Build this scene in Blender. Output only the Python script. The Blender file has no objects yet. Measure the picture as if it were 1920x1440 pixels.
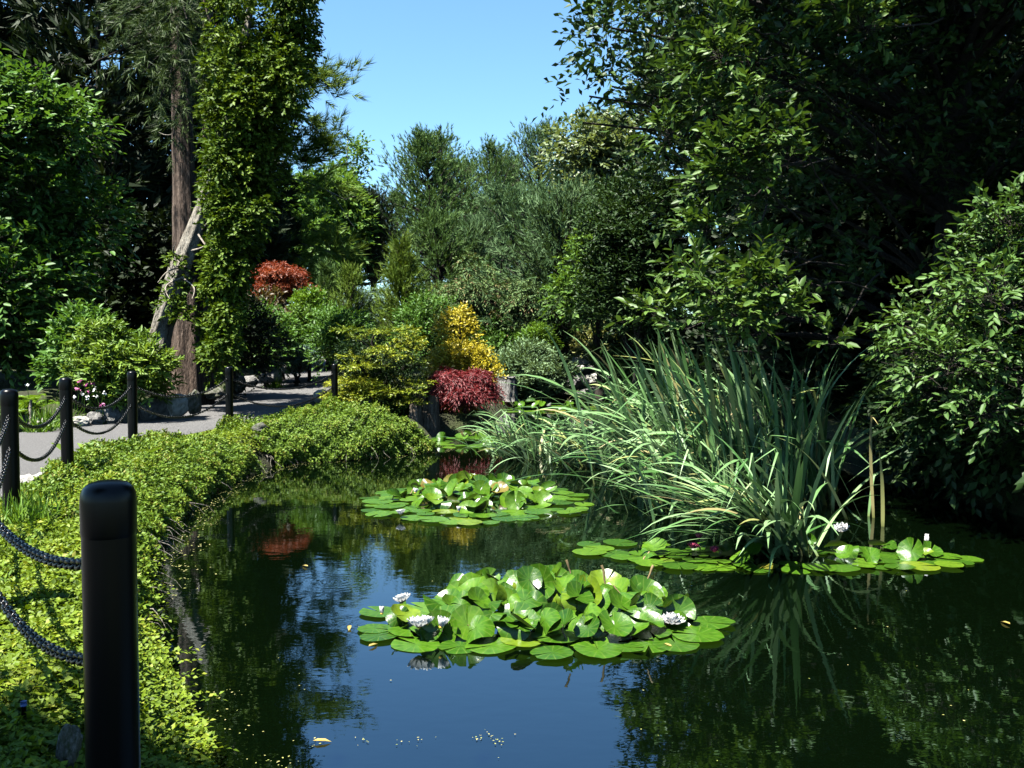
import bpy, math, random
import numpy as np
from mathutils import Vector, Matrix, noise

random.seed(11)
rng = np.random.default_rng(11)
PI = math.pi
SC = bpy.context.scene
COL = SC.collection

# ------------------------------------------------------------------ camera
CAM_Z = 1.70
FPX = 1700.0                       # focal length in pixels of the 1920 px wide photograph
PITCH = math.atan2(70.0, FPX)      # horizon stands 70 px above the middle
cam_d = bpy.data.cameras.new('camera')
cam_d.sensor_width = 36.0
cam_d.lens = FPX / 1920.0 * 36.0
cam_d.clip_start = 0.05
cam_d.clip_end = 3000.0
cam = bpy.data.objects.new('camera', cam_d)
COL.objects.link(cam)
cam.location = (0, 0, CAM_Z)
cam.rotation_euler = (PI / 2 - PITCH, 0, 0)
SC.camera = cam

# ------------------------------------------------------------------ light
SUN_EL = math.radians(64.0)
SUN_H = (-0.76, -0.65)             # horizontal direction towards the sun
_l = math.hypot(*SUN_H)
SUN_H = (SUN_H[0] / _l, SUN_H[1] / _l)
to_sun = Vector((SUN_H[0] * math.cos(SUN_EL), SUN_H[1] * math.cos(SUN_EL), math.sin(SUN_EL)))
world = bpy.data.worlds.new('World')
SC.world = world
world.use_nodes = True
nt = world.node_tree
bg = nt.nodes['Background']
sky = nt.nodes.new('ShaderNodeTexSky')
sky.sky_type = 'NISHITA'
sky.sun_disc = False
sky.sun_elevation = SUN_EL
sky.sun_rotation = math.atan2(SUN_H[0], SUN_H[1])
sky.altitude = 0
sky.air_density = 1.0
sky.dust_density = 0.0
sky.ozone_density = 3.0
sky_tint = nt.nodes.new('ShaderNodeMix')          # the clean cyan cast of this summer sky, the same in every direction
sky_tint.data_type = 'RGBA'
sky_tint.blend_type = 'MULTIPLY'
sky_tint.inputs[0].default_value = 1.0
sky_tint.inputs[7].default_value = (.78, 1.0, 1.04, 1)
nt.links.new(sky.outputs['Color'], sky_tint.inputs[6])
nt.links.new(sky_tint.outputs[2], bg.inputs['Color'])
bg.inputs['Strength'].default_value = 0.05
sun_d = bpy.data.lights.new('sun', 'SUN')
sun_d.energy = 5.0
sun_d.angle = math.radians(0.5)
sun_d.color = (1.0, 0.96, 0.88)
sun = bpy.data.objects.new('sun', sun_d)
COL.objects.link(sun)
sun.rotation_euler = to_sun.to_track_quat('Z', 'Y').to_euler()
SC.view_settings.view_transform = 'Standard'
SC.view_settings.look = 'None'
SC.view_settings.gamma = 1.0
SC.view_settings.use_curve_mapping = False
SC.view_settings.exposure = 2.42
SC.render.engine = 'CYCLES'
SC.cycles.max_bounces = 6
SC.cycles.diffuse_bounces = 0
SC.cycles.glossy_bounces = 3
SC.cycles.transmission_bounces = 2
SC.cycles.transparent_max_bounces = 4
SC.cycles.sample_clamp_indirect = 4.0

# ------------------------------------------------------------------ helpers
def tag(o, label=None, cat=None, group=None, kind=None):
    if label: o['label'] = label
    if cat: o['category'] = cat
    if group: o['group'] = group
    if kind: o['kind'] = kind
    return o

def empty(name, loc, label, cat, group=None, rz=0.0):
    o = bpy.data.objects.new(name, None)
    COL.objects.link(o)
    o.empty_display_size = 0.2
    o.location = loc
    o.rotation_euler = (0, 0, rz)
    return tag(o, label, cat, group)

def link(name, me, parent=None):
    o = bpy.data.objects.new(name, me)
    COL.objects.link(o)
    if parent is not None:
        o.parent = parent
    return o

def ray(px, py):
    u = (px - 960.0) / FPX
    v = (720.0 - py) / FPX
    c, s = math.cos(PITCH), math.sin(PITCH)
    return u, c + v * s, -s + v * c

def at(px, py, d):
    """world point seen at photo pixel (px, py) at depth y = d"""
    u, y, z = ray(px, py)
    k = d / y
    return Vector((u * k, d, CAM_Z + z * k))

def on_water(px, py):
    u, y, z = ray(px, py)
    k = -CAM_Z / z
    return Vector((u * k, y * k, 0.0))

def mesh_np(name, V, F, mat=None, rnd=None, smooth=False):
    V = np.asarray(V, dtype=np.float32).reshape(-1, 3)
    F = np.asarray(F, dtype=np.int32)
    k = F.shape[1]
    me = bpy.data.meshes.new(name)
    me.vertices.add(len(V))
    me.vertices.foreach_set('co', V.ravel())
    me.loops.add(F.size)
    me.loops.foreach_set('vertex_index', F.ravel())
    me.polygons.add(len(F))
    me.polygons.foreach_set('loop_start', np.arange(0, F.size, k, dtype=np.int32))
    if smooth:
        me.polygons.foreach_set('use_smooth', np.ones(len(F), dtype=bool))
    if rnd is not None:
        a = me.attributes.new('rnd', 'FLOAT', 'FACE')
        a.data.foreach_set('value', np.asarray(rnd, dtype=np.float32))
    me.update(calc_edges=True)
    if mat is not None:
        me.materials.append(mat)
    return me

class MB:
    """collects quad geometry into one mesh"""
    def __init__(self):
        self.V, self.F, self.n = [], [], 0
    def add(self, V, F):
        V = np.asarray(V, float).reshape(-1, 3)
        self.V.append(V)
        self.F.append(np.asarray(F, int) + self.n)
        self.n += len(V)
        return self
    def tube(self, pts, rad, sides=6, cap=True):
        self.add(*tube_vf(pts, rad, sides, cap))
        return self
    def mesh(self, name, mat, smooth=True):
        return mesh_np(name, np.concatenate(self.V), np.concatenate(self.F), mat, smooth=smooth)

def unit(v):
    v = np.asarray(v, float)
    return v / (np.linalg.norm(v, axis=-1, keepdims=True) + 1e-9)

def tube_vf(pts, rad, sides=6, cap=True, wob=0.0):
    P = np.asarray(pts, float)
    n = len(P)
    R = np.broadcast_to(np.asarray(rad, float), (n,))
    T = unit(np.gradient(P, axis=0))
    ref = np.array([0.31, 0.92, 0.21]) if abs(T[:, 2]).mean() > 0.6 else np.array([0.05, 0.1, 1.0])
    S = unit(np.cross(T, ref))
    U = np.cross(S, T)
    a = np.arange(sides) * 2 * PI / sides
    rr = R[:, None, None] * np.ones((1, sides, 1))
    if wob:
        rr = rr * (1 + wob * (rng.random((1, sides, 1)) - 0.5) * 2 + 0.4 * wob * (rng.random((n, sides, 1)) - 0.5))
    V = P[:, None, :] + rr * (np.cos(a)[None, :, None] * S[:, None, :] + np.sin(a)[None, :, None] * U[:, None, :])
    i = np.arange(n - 1)[:, None] * sides
    j = np.arange(sides)[None, :]
    j2 = (j + 1) % sides
    F = np.stack([i + j, i + j2, i + sides + j2, i + sides + j], -1).reshape(-1, 4)
    V = V.reshape(-1, 3)
    if cap and sides % 2 == 0:
        k = len(V)
        V = np.concatenate([V, P[:1], P[-1:]])
        c0 = np.stack([np.full(sides // 2, k), np.arange(0, sides, 2) % sides + 0, (np.arange(0, sides, 2) + 1) % sides, (np.arange(0, sides, 2) + 2) % sides], -1)
        b = (n - 1) * sides
        c1 = np.stack([np.full(sides // 2, k + 1), b + (np.arange(0, sides, 2) + 2) % sides, b + (np.arange(0, sides, 2) + 1) % sides, b + np.arange(0, sides, 2) % sides], -1)
        F = np.concatenate([F, c0, c1])
    return V, F

def curve(p0, p1, sag=0.0, wob=0.0, n=8):
    p0, p1 = np.asarray(p0, float), np.asarray(p1, float)
    t = np.linspace(0, 1, n)[:, None]
    P = p0 + (p1 - p0) * t
    P[:, 2] += (sag * 4 * t * (1 - t))[:, 0]
    if wob:
        w = np.cumsum(rng.normal(0, wob, (n, 3)), axis=0)
        w -= w[0] + (w[-1] - w[0]) * t
        P += w
    return P

# leaf templates: (along, across, up)
LEAF6 = (np.array([[0, 0, 0], [.25, -.40, .05], [.66, -.36, .03], [1, 0, -.10], [.66, .36, .03], [.25, .40, .05]], float),
         np.array([[0, 1, 2, 3], [0, 3, 4, 5]]))
LEAF4 = (np.array([[0, 0, 0], [.45, -.5, .08], [1, 0, -.06], [.45, .5, .08]], float), np.array([[0, 2, 1], [0, 3, 2]]))
NEEDLE = (np.array([[0, -.5, 0], [0, .5, 0], [1, 0, 0]], float), np.array([[0, 1, 2]]))

def leaf_mesh(name, pos, d, n, L, W, tpl, mat, rnd):
    tv, tf = tpl
    N = len(pos)
    d = unit(d)
    side = unit(np.cross(d, n))
    up = np.cross(side, d)
    L = np.broadcast_to(np.asarray(L, float), (N,))[:, None, None]
    W = np.broadcast_to(np.asarray(W, float), (N,))[:, None, None]
    V = (pos[:, None, :] + tv[None, :, 0:1] * L * d[:, None, :] + tv[None, :, 1:2] * W * side[:, None, :]
         + tv[None, :, 2:3] * L * up[:, None, :])
    F = (tf[None, :, :] + (np.arange(N) * len(tv))[:, None, None]).reshape(-1, tf.shape[1])
    return mesh_np(name, V, F, mat, rnd=np.repeat(rnd, len(tf)))

def rand_dirs(n):
    return unit(rng.normal(0, 1, (n, 3)))

def env_clumps(c, r, k, cr, shell=(.35, .92), flat=1.0, zlow=-1.0):
    """k clump ellipsoids (centre, radii, tone) spread through an ellipsoid envelope"""
    c, r = np.asarray(c, float), np.asarray(r, float)
    d = rand_dirs(k * 4)
    d = d[d[:, 2] > zlow][:k]
    f = shell[0] + (shell[1] - shell[0]) * rng.random((len(d), 1)) ** 0.7
    C = c + d * f * r
    s = cr[0] + (cr[1] - cr[0]) * rng.random((len(d), 1))
    R = s * np.array([1, 1, flat])
    return np.concatenate([C, R, rng.random((len(d), 1))], 1)

def sample_clumps(K, n, inner=0.5, top=None):
    w = K[:, 3] * K[:, 4]
    idx = rng.choice(len(K), n, p=w / w.sum())
    d = rand_dirs(n)
    if top is not None:
        flip = (d[:, 2] < top) & (rng.random(n) < 0.75)
        d[flip, 2] *= -1
    f = inner + (1 - inner) * rng.random((n, 1)) ** 0.6
    P = K[idx, :3] + d * f * K[idx, 3:6]
    out = unit(d / K[idx, 3:6])
    return P, out, K[idx, 6], unit(d * K[idx, 3:6])

def sprays(P, D, TL, per, spread=.9, droop=.15, nup=1.0, nrand=.6, out=None):
    """leaves set alternately along twigs: returns positions, directions, normals, twig index"""
    n = len(P)
    t = (np.arange(per) + .6) / per
    TL = np.broadcast_to(np.asarray(TL, float), (n,))
    D = unit(D)
    sd = unit(np.cross(D, np.array([0, 0, 1.0]) + rng.normal(0, .35, (n, 3))))
    pos = P[:, None, :] + D[:, None, :] * (TL[:, None] * t[None, :])[:, :, None]
    pos[:, :, 2] -= droop * TL[:, None] * (t ** 2)[None, :]
    alt = np.where(np.arange(per) % 2 == 0, 1.0, -1.0)
    if per > 1:
        alt[-1] *= .25
    ld = D[:, None, :] + sd[:, None, :] * (alt * spread)[None, :, None] + rng.normal(0, .28, (n, per, 3))
    ld[:, :, 2] -= droop
    nn = np.array([0, 0, nup]) + rng.normal(0, nrand, (n, per, 3))
    if out is not None:
        nn = nn + .6 * out[:, None, :]
    return pos.reshape(-1, 3), ld.reshape(-1, 3), nn.reshape(-1, 3), np.repeat(np.arange(n), per)

def twig_mesh(name, P, D, TL, r, mat, droop=.15):
    """thin three-sided twigs that carry the leaves"""
    n = len(P)
    D = unit(D)
    TL = np.broadcast_to(np.asarray(TL, float), (n,))[:, None]
    s = unit(np.cross(D, rand_dirs(n)))
    u = np.cross(s, D)
    Q = P + D * TL
    Q[:, 2] -= droop * TL[:, 0]
    A = P - D * TL * .5
    ring = [s, -.5 * s + .87 * u, -.5 * s - .87 * u]
    V = np.stack([A + x * r for x in ring] + [Q + x * r * .4 for x in ring], 1)
    f = np.array([[0, 1, 4, 3], [1, 2, 5, 4], [2, 0, 3, 5]])
    F = (f[None] + (np.arange(n) * 6)[:, None, None]).reshape(-1, 4)
    return mesh_np(name, V, F, mat)

def brush(P, D, SL, per, nl, nw, ang=.7):
    """needles bristling round shoots"""
    n = len(P)
    D = unit(D)
    SL = np.broadcast_to(np.asarray(SL, float), (n,))
    t = rng.random((n, per))
    pos = P[:, None, :] + D[:, None, :] * (SL[:, None] * t)[:, :, None]
    rp = rng.normal(0, 1, (n, per, 3))
    rp = unit(rp - (rp * D[:, None, :]).sum(-1, keepdims=True) * D[:, None, :])
    ld = D[:, None, :] + rp * ang * (1.15 - .6 * t[:, :, None])
    nn = rng.normal(0, 1, (n, per, 3))
    L = nl * (.7 + .5 * rng.random(n * per))
    return pos.reshape(-1, 3), ld.reshape(-1, 3), nn.reshape(-1, 3), L, np.full(n * per, nw), np.repeat(np.arange(n), per)

# ------------------------------------------------------------------ materials
def new_mat(name):
    m = bpy.data.materials.new(name)
    m.use_nodes = True
    nt = m.node_tree
    return m, nt, nt.nodes['Principled BSDF'], nt.nodes['Material Output']

def ramp(nt, cols, pos=None, interp='LINEAR'):
    r = nt.nodes.new('ShaderNodeValToRGB')
    r.color_ramp.interpolation = interp
    e = r.color_ramp.elements
    n = len(cols)
    pos = pos or [i / max(1, n - 1) for i in range(n)]
    while len(e) < n:
        e.new(0.5)
    for i in range(n):
        e[i].position = pos[i]
        e[i].color = (*cols[i], 1)
    return r

def leaf_mat(name, cols, trans=.3, rough=.45, spec=.5, tint=(1.25, 1.2, .5), pos=None):
    m, nt, b, out = new_mat(name)
    at_ = nt.nodes.new('ShaderNodeAttribute')
    at_.attribute_name = 'rnd'
    r = ramp(nt, [tuple(c * .6 for c in q) for q in cols], pos)
    nt.links.new(at_.outputs['Fac'], r.inputs[0])
    nt.links.new(r.outputs[0], b.inputs['Base Color'])
    b.inputs['Roughness'].default_value = rough
    b.inputs['Specular IOR Level'].default_value = spec
    if trans > 0:
        tl = nt.nodes.new('ShaderNodeBsdfTranslucent')
        mul = nt.nodes.new('ShaderNodeMix')
        mul.data_type = 'RGBA'
        mul.blend_type = 'MULTIPLY'
        mul.inputs[0].default_value = 1.0
        nt.links.new(r.outputs[0], mul.inputs[6])
        mul.inputs[7].default_value = (*tint, 1)
        nt.links.new(mul.outputs[2], tl.inputs['Color'])
        mx = nt.nodes.new('ShaderNodeMixShader')
        mx.inputs[0].default_value = trans
        nt.links.new(b.outputs[0], mx.inputs[1])
        nt.links.new(tl.outputs[0], mx.inputs[2])
        nt.links.new(mx.outputs[0], out.inputs['Surface'])
    return m

def noise_mat(name, cols, scale=5.0, rough=.8, bump=.3, bscale=None, detail=6, stretch=None, pos=None, spec=.3):
    m, nt, b, out = new_mat(name)
    tc = nt.nodes.new('ShaderNodeTexCoord')
    mp = nt.nodes.new('ShaderNodeMapping')
    nt.links.new(tc.outputs['Object'], mp.inputs[0])
    if stretch:
        mp.inputs['Scale'].default_value = stretch
    nz = nt.nodes.new('ShaderNodeTexNoise')
    nz.inputs['Scale'].default_value = scale
    nz.inputs['Detail'].default_value = detail
    nz.inputs['Roughness'].default_value = .65
    nt.links.new(mp.outputs[0], nz.inputs['Vector'])
    r = ramp(nt, [tuple(c * .55 for c in q) for q in cols], pos)
    nt.links.new(nz.outputs['Fac'], r.inputs[0])
    nt.links.new(r.outputs[0], b.inputs['Base Color'])
    b.inputs['Roughness'].default_value = rough
    b.inputs['Specular IOR Level'].default_value = spec
    n2 = nt.nodes.new('ShaderNodeTexNoise')
    n2.inputs['Scale'].default_value = bscale or scale * 4
    n2.inputs['Detail'].default_value = 5
    nt.links.new(mp.outputs[0], n2.inputs['Vector'])
    bp = nt.nodes.new('ShaderNodeBump')
    bp.inputs['Strength'].default_value = bump
    bp.inputs['Distance'].default_value = .05
    nt.links.new(n2.outputs['Fac'], bp.inputs['Height'])
    nt.links.new(bp.outputs[0], b.inputs['Normal'])
    return m

M = {}
M['ground'] = noise_mat('ground', [(.018, .013, .007), (.03, .035, .01), (.05, .07, .015), (.07, .06, .03)], 1.3, .95, .8, 30, pos=[.3, .45, .58, .72])
M['path'] = noise_mat('gravel', [(.15, .145, .14), (.22, .215, .21), (.29, .285, .28)], 60, .95, .9, 160, detail=8, pos=[.3, .5, .7])
M['bark_red'] = noise_mat('bark_red', [(.03, .02, .014), (.11, .075, .055), (.24, .18, .14)], 5, .95, 1.0, 14, stretch=(4, 4, .5), pos=[.35, .5, .68])
M['bark_grey'] = noise_mat('bark_grey', [(.10, .085, .065), (.26, .235, .19), (.42, .39, .33)], 4, .95, 1.0, 14, stretch=(3, 3, .8), pos=[.33, .5, .68])
M['bark_dark'] = noise_mat('bark_dark', [(.015, .012, .008), (.05, .04, .03)], 6, .95, .8, 20, stretch=(3, 3, .6), pos=[.35, .65])
M['deadwood'] = noise_mat('deadwood', [(.16, .13, .10), (.40, .36, .30)], 8, .9, .5, 30, pos=[.35, .65])
M['stump'] = noise_mat('stump_wood', [(.06, .045, .03), (.22, .17, .12), (.38, .32, .25)], 4, .95, 1.0, 16, stretch=(5, 5, .6), pos=[.33, .5, .7])
M['stump_grey'] = noise_mat('weathered_stump', [(.07, .065, .06), (.33, .32, .30), (.5, .49, .46)], 4, .95, 1.0, 16, stretch=(5, 5, .6), pos=[.36, .5, .68])
M['rock'] = noise_mat('rock', [(.10, .10, .095), (.24, .235, .22), (.38, .37, .34)], 3, .92, .7, 18, pos=[.32, .5, .7])
M['rock_pale'] = noise_mat('rock_pale', [(.26, .25, .22), (.50, .48, .43), (.66, .64, .58)], 3, .92, .6, 18, pos=[.3, .48, .7])
M['rock_mossy'] = noise_mat('rock_mossy', [(.05, .07, .02), (.13, .13, .10), (.28, .27, .24)], 3, .92, .7, 18, pos=[.36, .5, .66])
m, nt_, b, _ = new_mat('black_paint')
b.inputs['Base Color'].default_value = (.0012, .0012, .0014, 1)
b.inputs['Roughness'].default_value = .28
b.inputs['Specular IOR Level'].default_value = .16
nz = nt_.nodes.new('ShaderNodeTexNoise'); nz.inputs['Scale'].default_value = 90
bp = nt_.nodes.new('ShaderNodeBump'); bp.inputs['Strength'].default_value = .06; bp.inputs['Distance'].default_value = .01
nt_.links.new(nz.outputs['Fac'], bp.inputs['Height']); nt_.links.new(bp.outputs[0], b.inputs['Normal'])
M['paint'] = m
m, nt_, b, _ = new_mat('black_chain')
b.inputs['Specular IOR Level'].default_value = .25
b.inputs['Base Color'].default_value = (.002, .002, .002, 1)
b.inputs['Roughness'].default_value = .3
M['chain'] = m

# leaves: colour ranges
M['lf_cover'] = leaf_mat('cover_leaf', [(.05, .095, .006), (.13, .21, .010), (.21, .30, .02), (.30, .34, .04)], .28, .55, .2, pos=[0, .4, .8, 1])
M['lf_trailing'] = leaf_mat('trailing_leaf', [(.04, .09, .008), (.11, .205, .018), (.21, .31, .03), (.28, .27, .05)], .25, .55, .2, pos=[0, .45, .9, 1])  # leaf of the trailing bank shrubs, slightly greener than the ground cover
M['lf_left'] = leaf_mat('broad_leaf', [(.045, .11, .018), (.085, .20, .03), (.14, .27, .05)], .28, .5, .22)
M['lf_right'] = leaf_mat('glossy_leaf', [(.014, .036, .007), (.028, .066, .012), (.08, .145, .025)], .14, .5, .2)  # darkened so the leaf colour deepens the shade under the right crown
M['lf_shade'] = leaf_mat('shade_toned_leaf', [(.014, .034, .009), (.026, .058, .015), (.05, .095, .025)], .18, .5, .14)  # leaf colour lowered to carry the shade of banks, gaps and thickets
M['lf_bough'] = leaf_mat('sunlit_glossy_leaf', [(.04, .085, .014), (.075, .15, .024), (.14, .24, .05)], .2, .5, .25)  # brighter copy of the glossy leaf, sunlight put into its colour
M['lf_bush'] = leaf_mat('bright_leaf', [(.04, .09, .018), (.075, .155, .032), (.14, .26, .06)], .22, .5, .22)
M['lf_column'] = leaf_mat('scale_leaf', [(.04, .085, .007), (.085, .15, .011), (.15, .23, .018)], .2, .55, .14)
M['lf_rhodo'] = leaf_mat('rhododendron_leaf', [(.07, .15, .02), (.14, .25, .03), (.26, .38, .05)], .25, .5, .22)
M['lf_pine'] = leaf_mat('pine_needle', [(.04, .09, .020), (.085, .165, .040), (.16, .26, .075)], .14, .6, .12)
M['lf_pine_blue'] = leaf_mat('blue_pine_needle', [(.045, .095, .032), (.09, .17, .065), (.17, .27, .115)], .14, .6, .12)
M['lf_pine_olive'] = leaf_mat('olive_pine_needle', [(.06, .12, .014), (.12, .20, .024), (.20, .29, .04)], .15, .6, .12)
M['lf_pine_shade'] = leaf_mat('shaded_pine_needle', [(.03, .06, .014), (.06, .105, .022), (.10, .16, .035)], .12, .55, .2)  # darker copy of the pine needle, shade of the boughs put into it
M['lf_dark'] = leaf_mat('dark_conifer_spray', [(.007, .014, .004), (.015, .028, .008), (.026, .047, .013)], .1, .6, .14)  # dark foliage, lowered further so its colour carries the trees' shade
M['lf_birch'] = leaf_mat('light_green_leaf', [(.06, .14, .022), (.11, .22, .035), (.18, .30, .06)], .3, .5, .18)
M['lf_pale'] = leaf_mat('pale_green_leaf', [(.11, .16, .06), (.17, .23, .09), (.24, .30, .13)], .28, .45, .4)
M['lf_hinoki'] = leaf_mat('golden_cypress_spray', [(.05, .10, .008), (.19, .26, .014), (.48, .47, .025)], .2, .5, .3)
M['lf_yellow'] = leaf_mat('golden_leaf', [(.30, .27, .02), (.52, .43, .02), (.62, .52, .04)], .28, .45, .4, tint=(1.1, 1.05, .6))
M['lf_red'] = leaf_mat('crimson_maple_leaf', [(.10, .011, .014), (.21, .021, .026), (.32, .042, .040)], .22, .5, .4, tint=(1.3, .8, .6))
M['lf_orange'] = leaf_mat('orange_maple_leaf', [(.13, .025, .010), (.28, .058, .018), (.40, .11, .025)], .3, .5, .4, tint=(1.2, .8, .5))
M['lf_bronze'] = leaf_mat('bronze_leaf', [(.06, .045, .015), (.12, .085, .03)], .3, .5, .4)
M['lf_juniper'] = leaf_mat('grey_juniper_spray', [(.10, .18, .085), (.17, .28, .13), (.26, .38, .19)], .15, .55, .14)
M['lf_bluejun'] = leaf_mat('blue_juniper_spray', [(.07, .13, .10), (.13, .22, .18), (.19, .29, .25)], .12, .55, .14)
M['lf_cedar'] = leaf_mat('weeping_cedar_needle', [(.06, .12, .045), (.11, .19, .065), (.17, .26, .085), (.24, .17, .085), (.36, .23, .13)], .12, .6, .12, pos=[0, .4, .68, .8, 1])
M['lf_cream'] = leaf_mat('cream_grass_blade', [(.20, .25, .07), (.35, .38, .12), (.45, .45, .2)], .25, .5, .3)
M['lf_grass'] = leaf_mat('grass_blade', [(.07, .17, .015), (.13, .27, .02), (.2, .34, .03)], .3, .5, .3)
M['lf_fern'] = leaf_mat('fern_leaf', [(.11, .22, .02), (.18, .31, .03)], .3, .5, .3)

def lily_mat():
    m, nt, b, out = new_mat('lily_leaf')
    oi = nt.nodes.new('ShaderNodeObjectInfo')
    r = ramp(nt, [(.014, .048, .003), (.030, .082, .004), (.050, .110, .006), (.085, .12, .008), (.10, .065, .015)], pos=[0, .5, .9, .975, 1])
    nt.links.new(oi.outputs['Random'], r.inputs[0])
    tc = nt.nodes.new('ShaderNodeTexCoord')
    # radial veins and mottling
    nz = nt.nodes.new('ShaderNodeTexNoise'); nz.inputs['Scale'].default_value = 3.0; nz.inputs['Detail'].default_value = 6
    nt.links.new(tc.outputs['Object'], nz.inputs['Vector'])
    r2 = ramp(nt, [(.6, .62, .5), (1, 1, 1), (1.35, 1.2, .9)], pos=[.3, .5, .75])
    nt.links.new(nz.outputs['Fac'], r2.inputs[0])
    mu = nt.nodes.new('ShaderNodeMix'); mu.data_type = 'RGBA'; mu.blend_type = 'MULTIPLY'; mu.inputs[0].default_value = 1
    nt.links.new(r.outputs[0], mu.inputs[6]); nt.links.new(r2.outputs[0], mu.inputs[7])
    gr = nt.nodes.new('ShaderNodeTexGradient'); gr.gradient_type = 'RADIAL'
    nt.links.new(tc.outputs['Object'], gr.inputs['Vector'])
    k1 = nt.nodes.new('ShaderNodeMath'); k1.operation = 'MULTIPLY'; k1.inputs[1].default_value = 2 * PI * 13
    nt.links.new(gr.outputs['Fac'], k1.inputs[0])
    k2 = nt.nodes.new('ShaderNodeMath'); k2.operation = 'COSINE'; nt.links.new(k1.outputs[0], k2.inputs[0])
    r3 = ramp(nt, [(0, 0, 0), (.55, .55, .55)], pos=[.86, 1.0]); nt.links.new(k2.outputs[0], r3.inputs[0])
    vn = nt.nodes.new('ShaderNodeMix'); vn.data_type = 'RGBA'
    nt.links.new(r3.outputs[0], vn.inputs[0]); nt.links.new(mu.outputs[2], vn.inputs[6]); vn.inputs[7].default_value = (.085, .13, .02, 1)
    mu = vn
    ge = nt.nodes.new('ShaderNodeNewGeometry')
    bk = nt.nodes.new('ShaderNodeMix'); bk.data_type = 'RGBA'
    nt.links.new(ge.outputs['Backfacing'], bk.inputs[0])
    nt.links.new(mu.outputs[2], bk.inputs[6]); bk.inputs[7].default_value = (.075, .055, .018, 1)
    nt.links.new(bk.outputs[2], b.inputs['Base Color'])
    b.inputs['Roughness'].default_value = .33
    b.inputs['Specular IOR Level'].default_value = .35
    bp = nt.nodes.new('ShaderNodeBump'); bp.inputs['Strength'].default_value = .10; bp.inputs['Distance'].default_value = .05
    nt.links.new(nz.outputs['Fac'], bp.inputs['Height']); nt.links.new(bp.outputs[0], b.inputs['Normal'])
    tl = nt.nodes.new('ShaderNodeBsdfTranslucent'); tl.inputs['Color'].default_value = (.06, .13, .005, 1)
    mx = nt.nodes.new('ShaderNodeMixShader'); mx.inputs[0].default_value = .14
    nt.links.new(b.outputs[0], mx.inputs[1]); nt.links.new(tl.outputs[0], mx.inputs[2])
    nt.links.new(mx.outputs[0], out.inputs['Surface'])
    return m
M['lily'] = lily_mat()

def blade_mat():
    m, nt, b, out = new_mat('cattail_blade')
    oi = nt.nodes.new('ShaderNodeObjectInfo')
    r = ramp(nt, [(.024, .074, .013), (.074, .15, .048), (.145, .23, .105), (.19, .22, .06), (.2, .16, .08)], pos=[0, .4, .85, .95, 1])
    nt.links.new(oi.outputs['Random'], r.inputs[0])
    tc = nt.nodes.new('ShaderNodeTexCoord')
    sp = nt.nodes.new('ShaderNodeSeparateXYZ')
    nt.links.new(tc.outputs['UV'], sp.inputs[0])
    rb = ramp(nt, [(.34, .30, .10), (1, 1, 1)], pos=[.01, .10])      # yellowed sheath at the foot of the blade
    nt.links.new(sp.outputs[0], rb.inputs[0])
    mx0 = nt.nodes.new('ShaderNodeMix'); mx0.data_type = 'RGBA'
    rf = ramp(nt, [(1, 1, 1), (0, 0, 0)], pos=[.01, .12])
    nt.links.new(sp.outputs[0], rf.inputs[0])
    nt.links.new(rf.outputs[0], mx0.inputs[0])
    nt.links.new(r.outputs[0], mx0.inputs[6]); mx0.inputs[7].default_value = (.085, .095, .022, 1)
    nt.links.new(mx0.outputs[2], b.inputs['Base Color'])
    b.inputs['Roughness'].default_value = .48
    b.inputs['Specular IOR Level'].default_value = .3
    tl = nt.nodes.new('ShaderNodeBsdfTranslucent')
    nt.links.new(mx0.outputs[2], tl.inputs['Color'])
    mx = nt.nodes.new('ShaderNodeMixShader'); mx.inputs[0].default_value = .13
    nt.links.new(b.outputs[0], mx.inputs[1]); nt.links.new(tl.outputs[0], mx.inputs[2])
    nt.links.new(mx.outputs[0], out.inputs['Surface'])
    return m
M['blade'] = blade_mat()

def simple_mat(name, col, rough=.5, spec=.4, trans=0):
    m, nt, b, out = new_mat(name)
    b.inputs['Base Color'].default_value = (*col, 1)
    b.inputs['Roughness'].default_value = rough
    b.inputs['Specular IOR Level'].default_value = spec
    if trans:
        tl = nt.nodes.new('ShaderNodeBsdfTranslucent'); tl.inputs['Color'].default_value = (*col, 1)
        mx = nt.nodes.new('ShaderNodeMixShader'); mx.inputs[0].default_value = trans
        nt.links.new(b.outputs[0], mx.inputs[1]); nt.links.new(tl.outputs[0], mx.inputs[2])
        nt.links.new(mx.outputs[0], out.inputs['Surface'])
    return m
M['petal_white'] = simple_mat('white_petal', (.66, .66, .63), .5, .4, .25)
M['petal_pink'] = simple_mat('pink_petal', (.34, .05, .10), .5, .4, .25)
M['petal_magenta'] = simple_mat('magenta_petal', (.30, .06, .18), .5, .4, .25)
M['stamen'] = simple_mat('yellow_stamen', (.4, .27, .03), .6)
M['tan'] = simple_mat('tan_stalk', (.2, .145, .07), .6, .3, .2)
M['dead_leaf'] = simple_mat('fallen_leaf', (.25, .19, .05), .5, .4, .2)
M['duckweed'] = leaf_mat('floating_fleck', [(.20, .24, .05), (.34, .34, .10), (.5, .45, .2)], 0, .5, .4)
M['fiber'] = simple_mat('pale_pole', (.3, .3, .28), .5)
M['orange_tag'] = simple_mat('orange_tag', (.35, .12, .04), .5)
M['blue_cap'] = simple_mat('blue_cap', (.02, .05, .16), .4)

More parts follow.
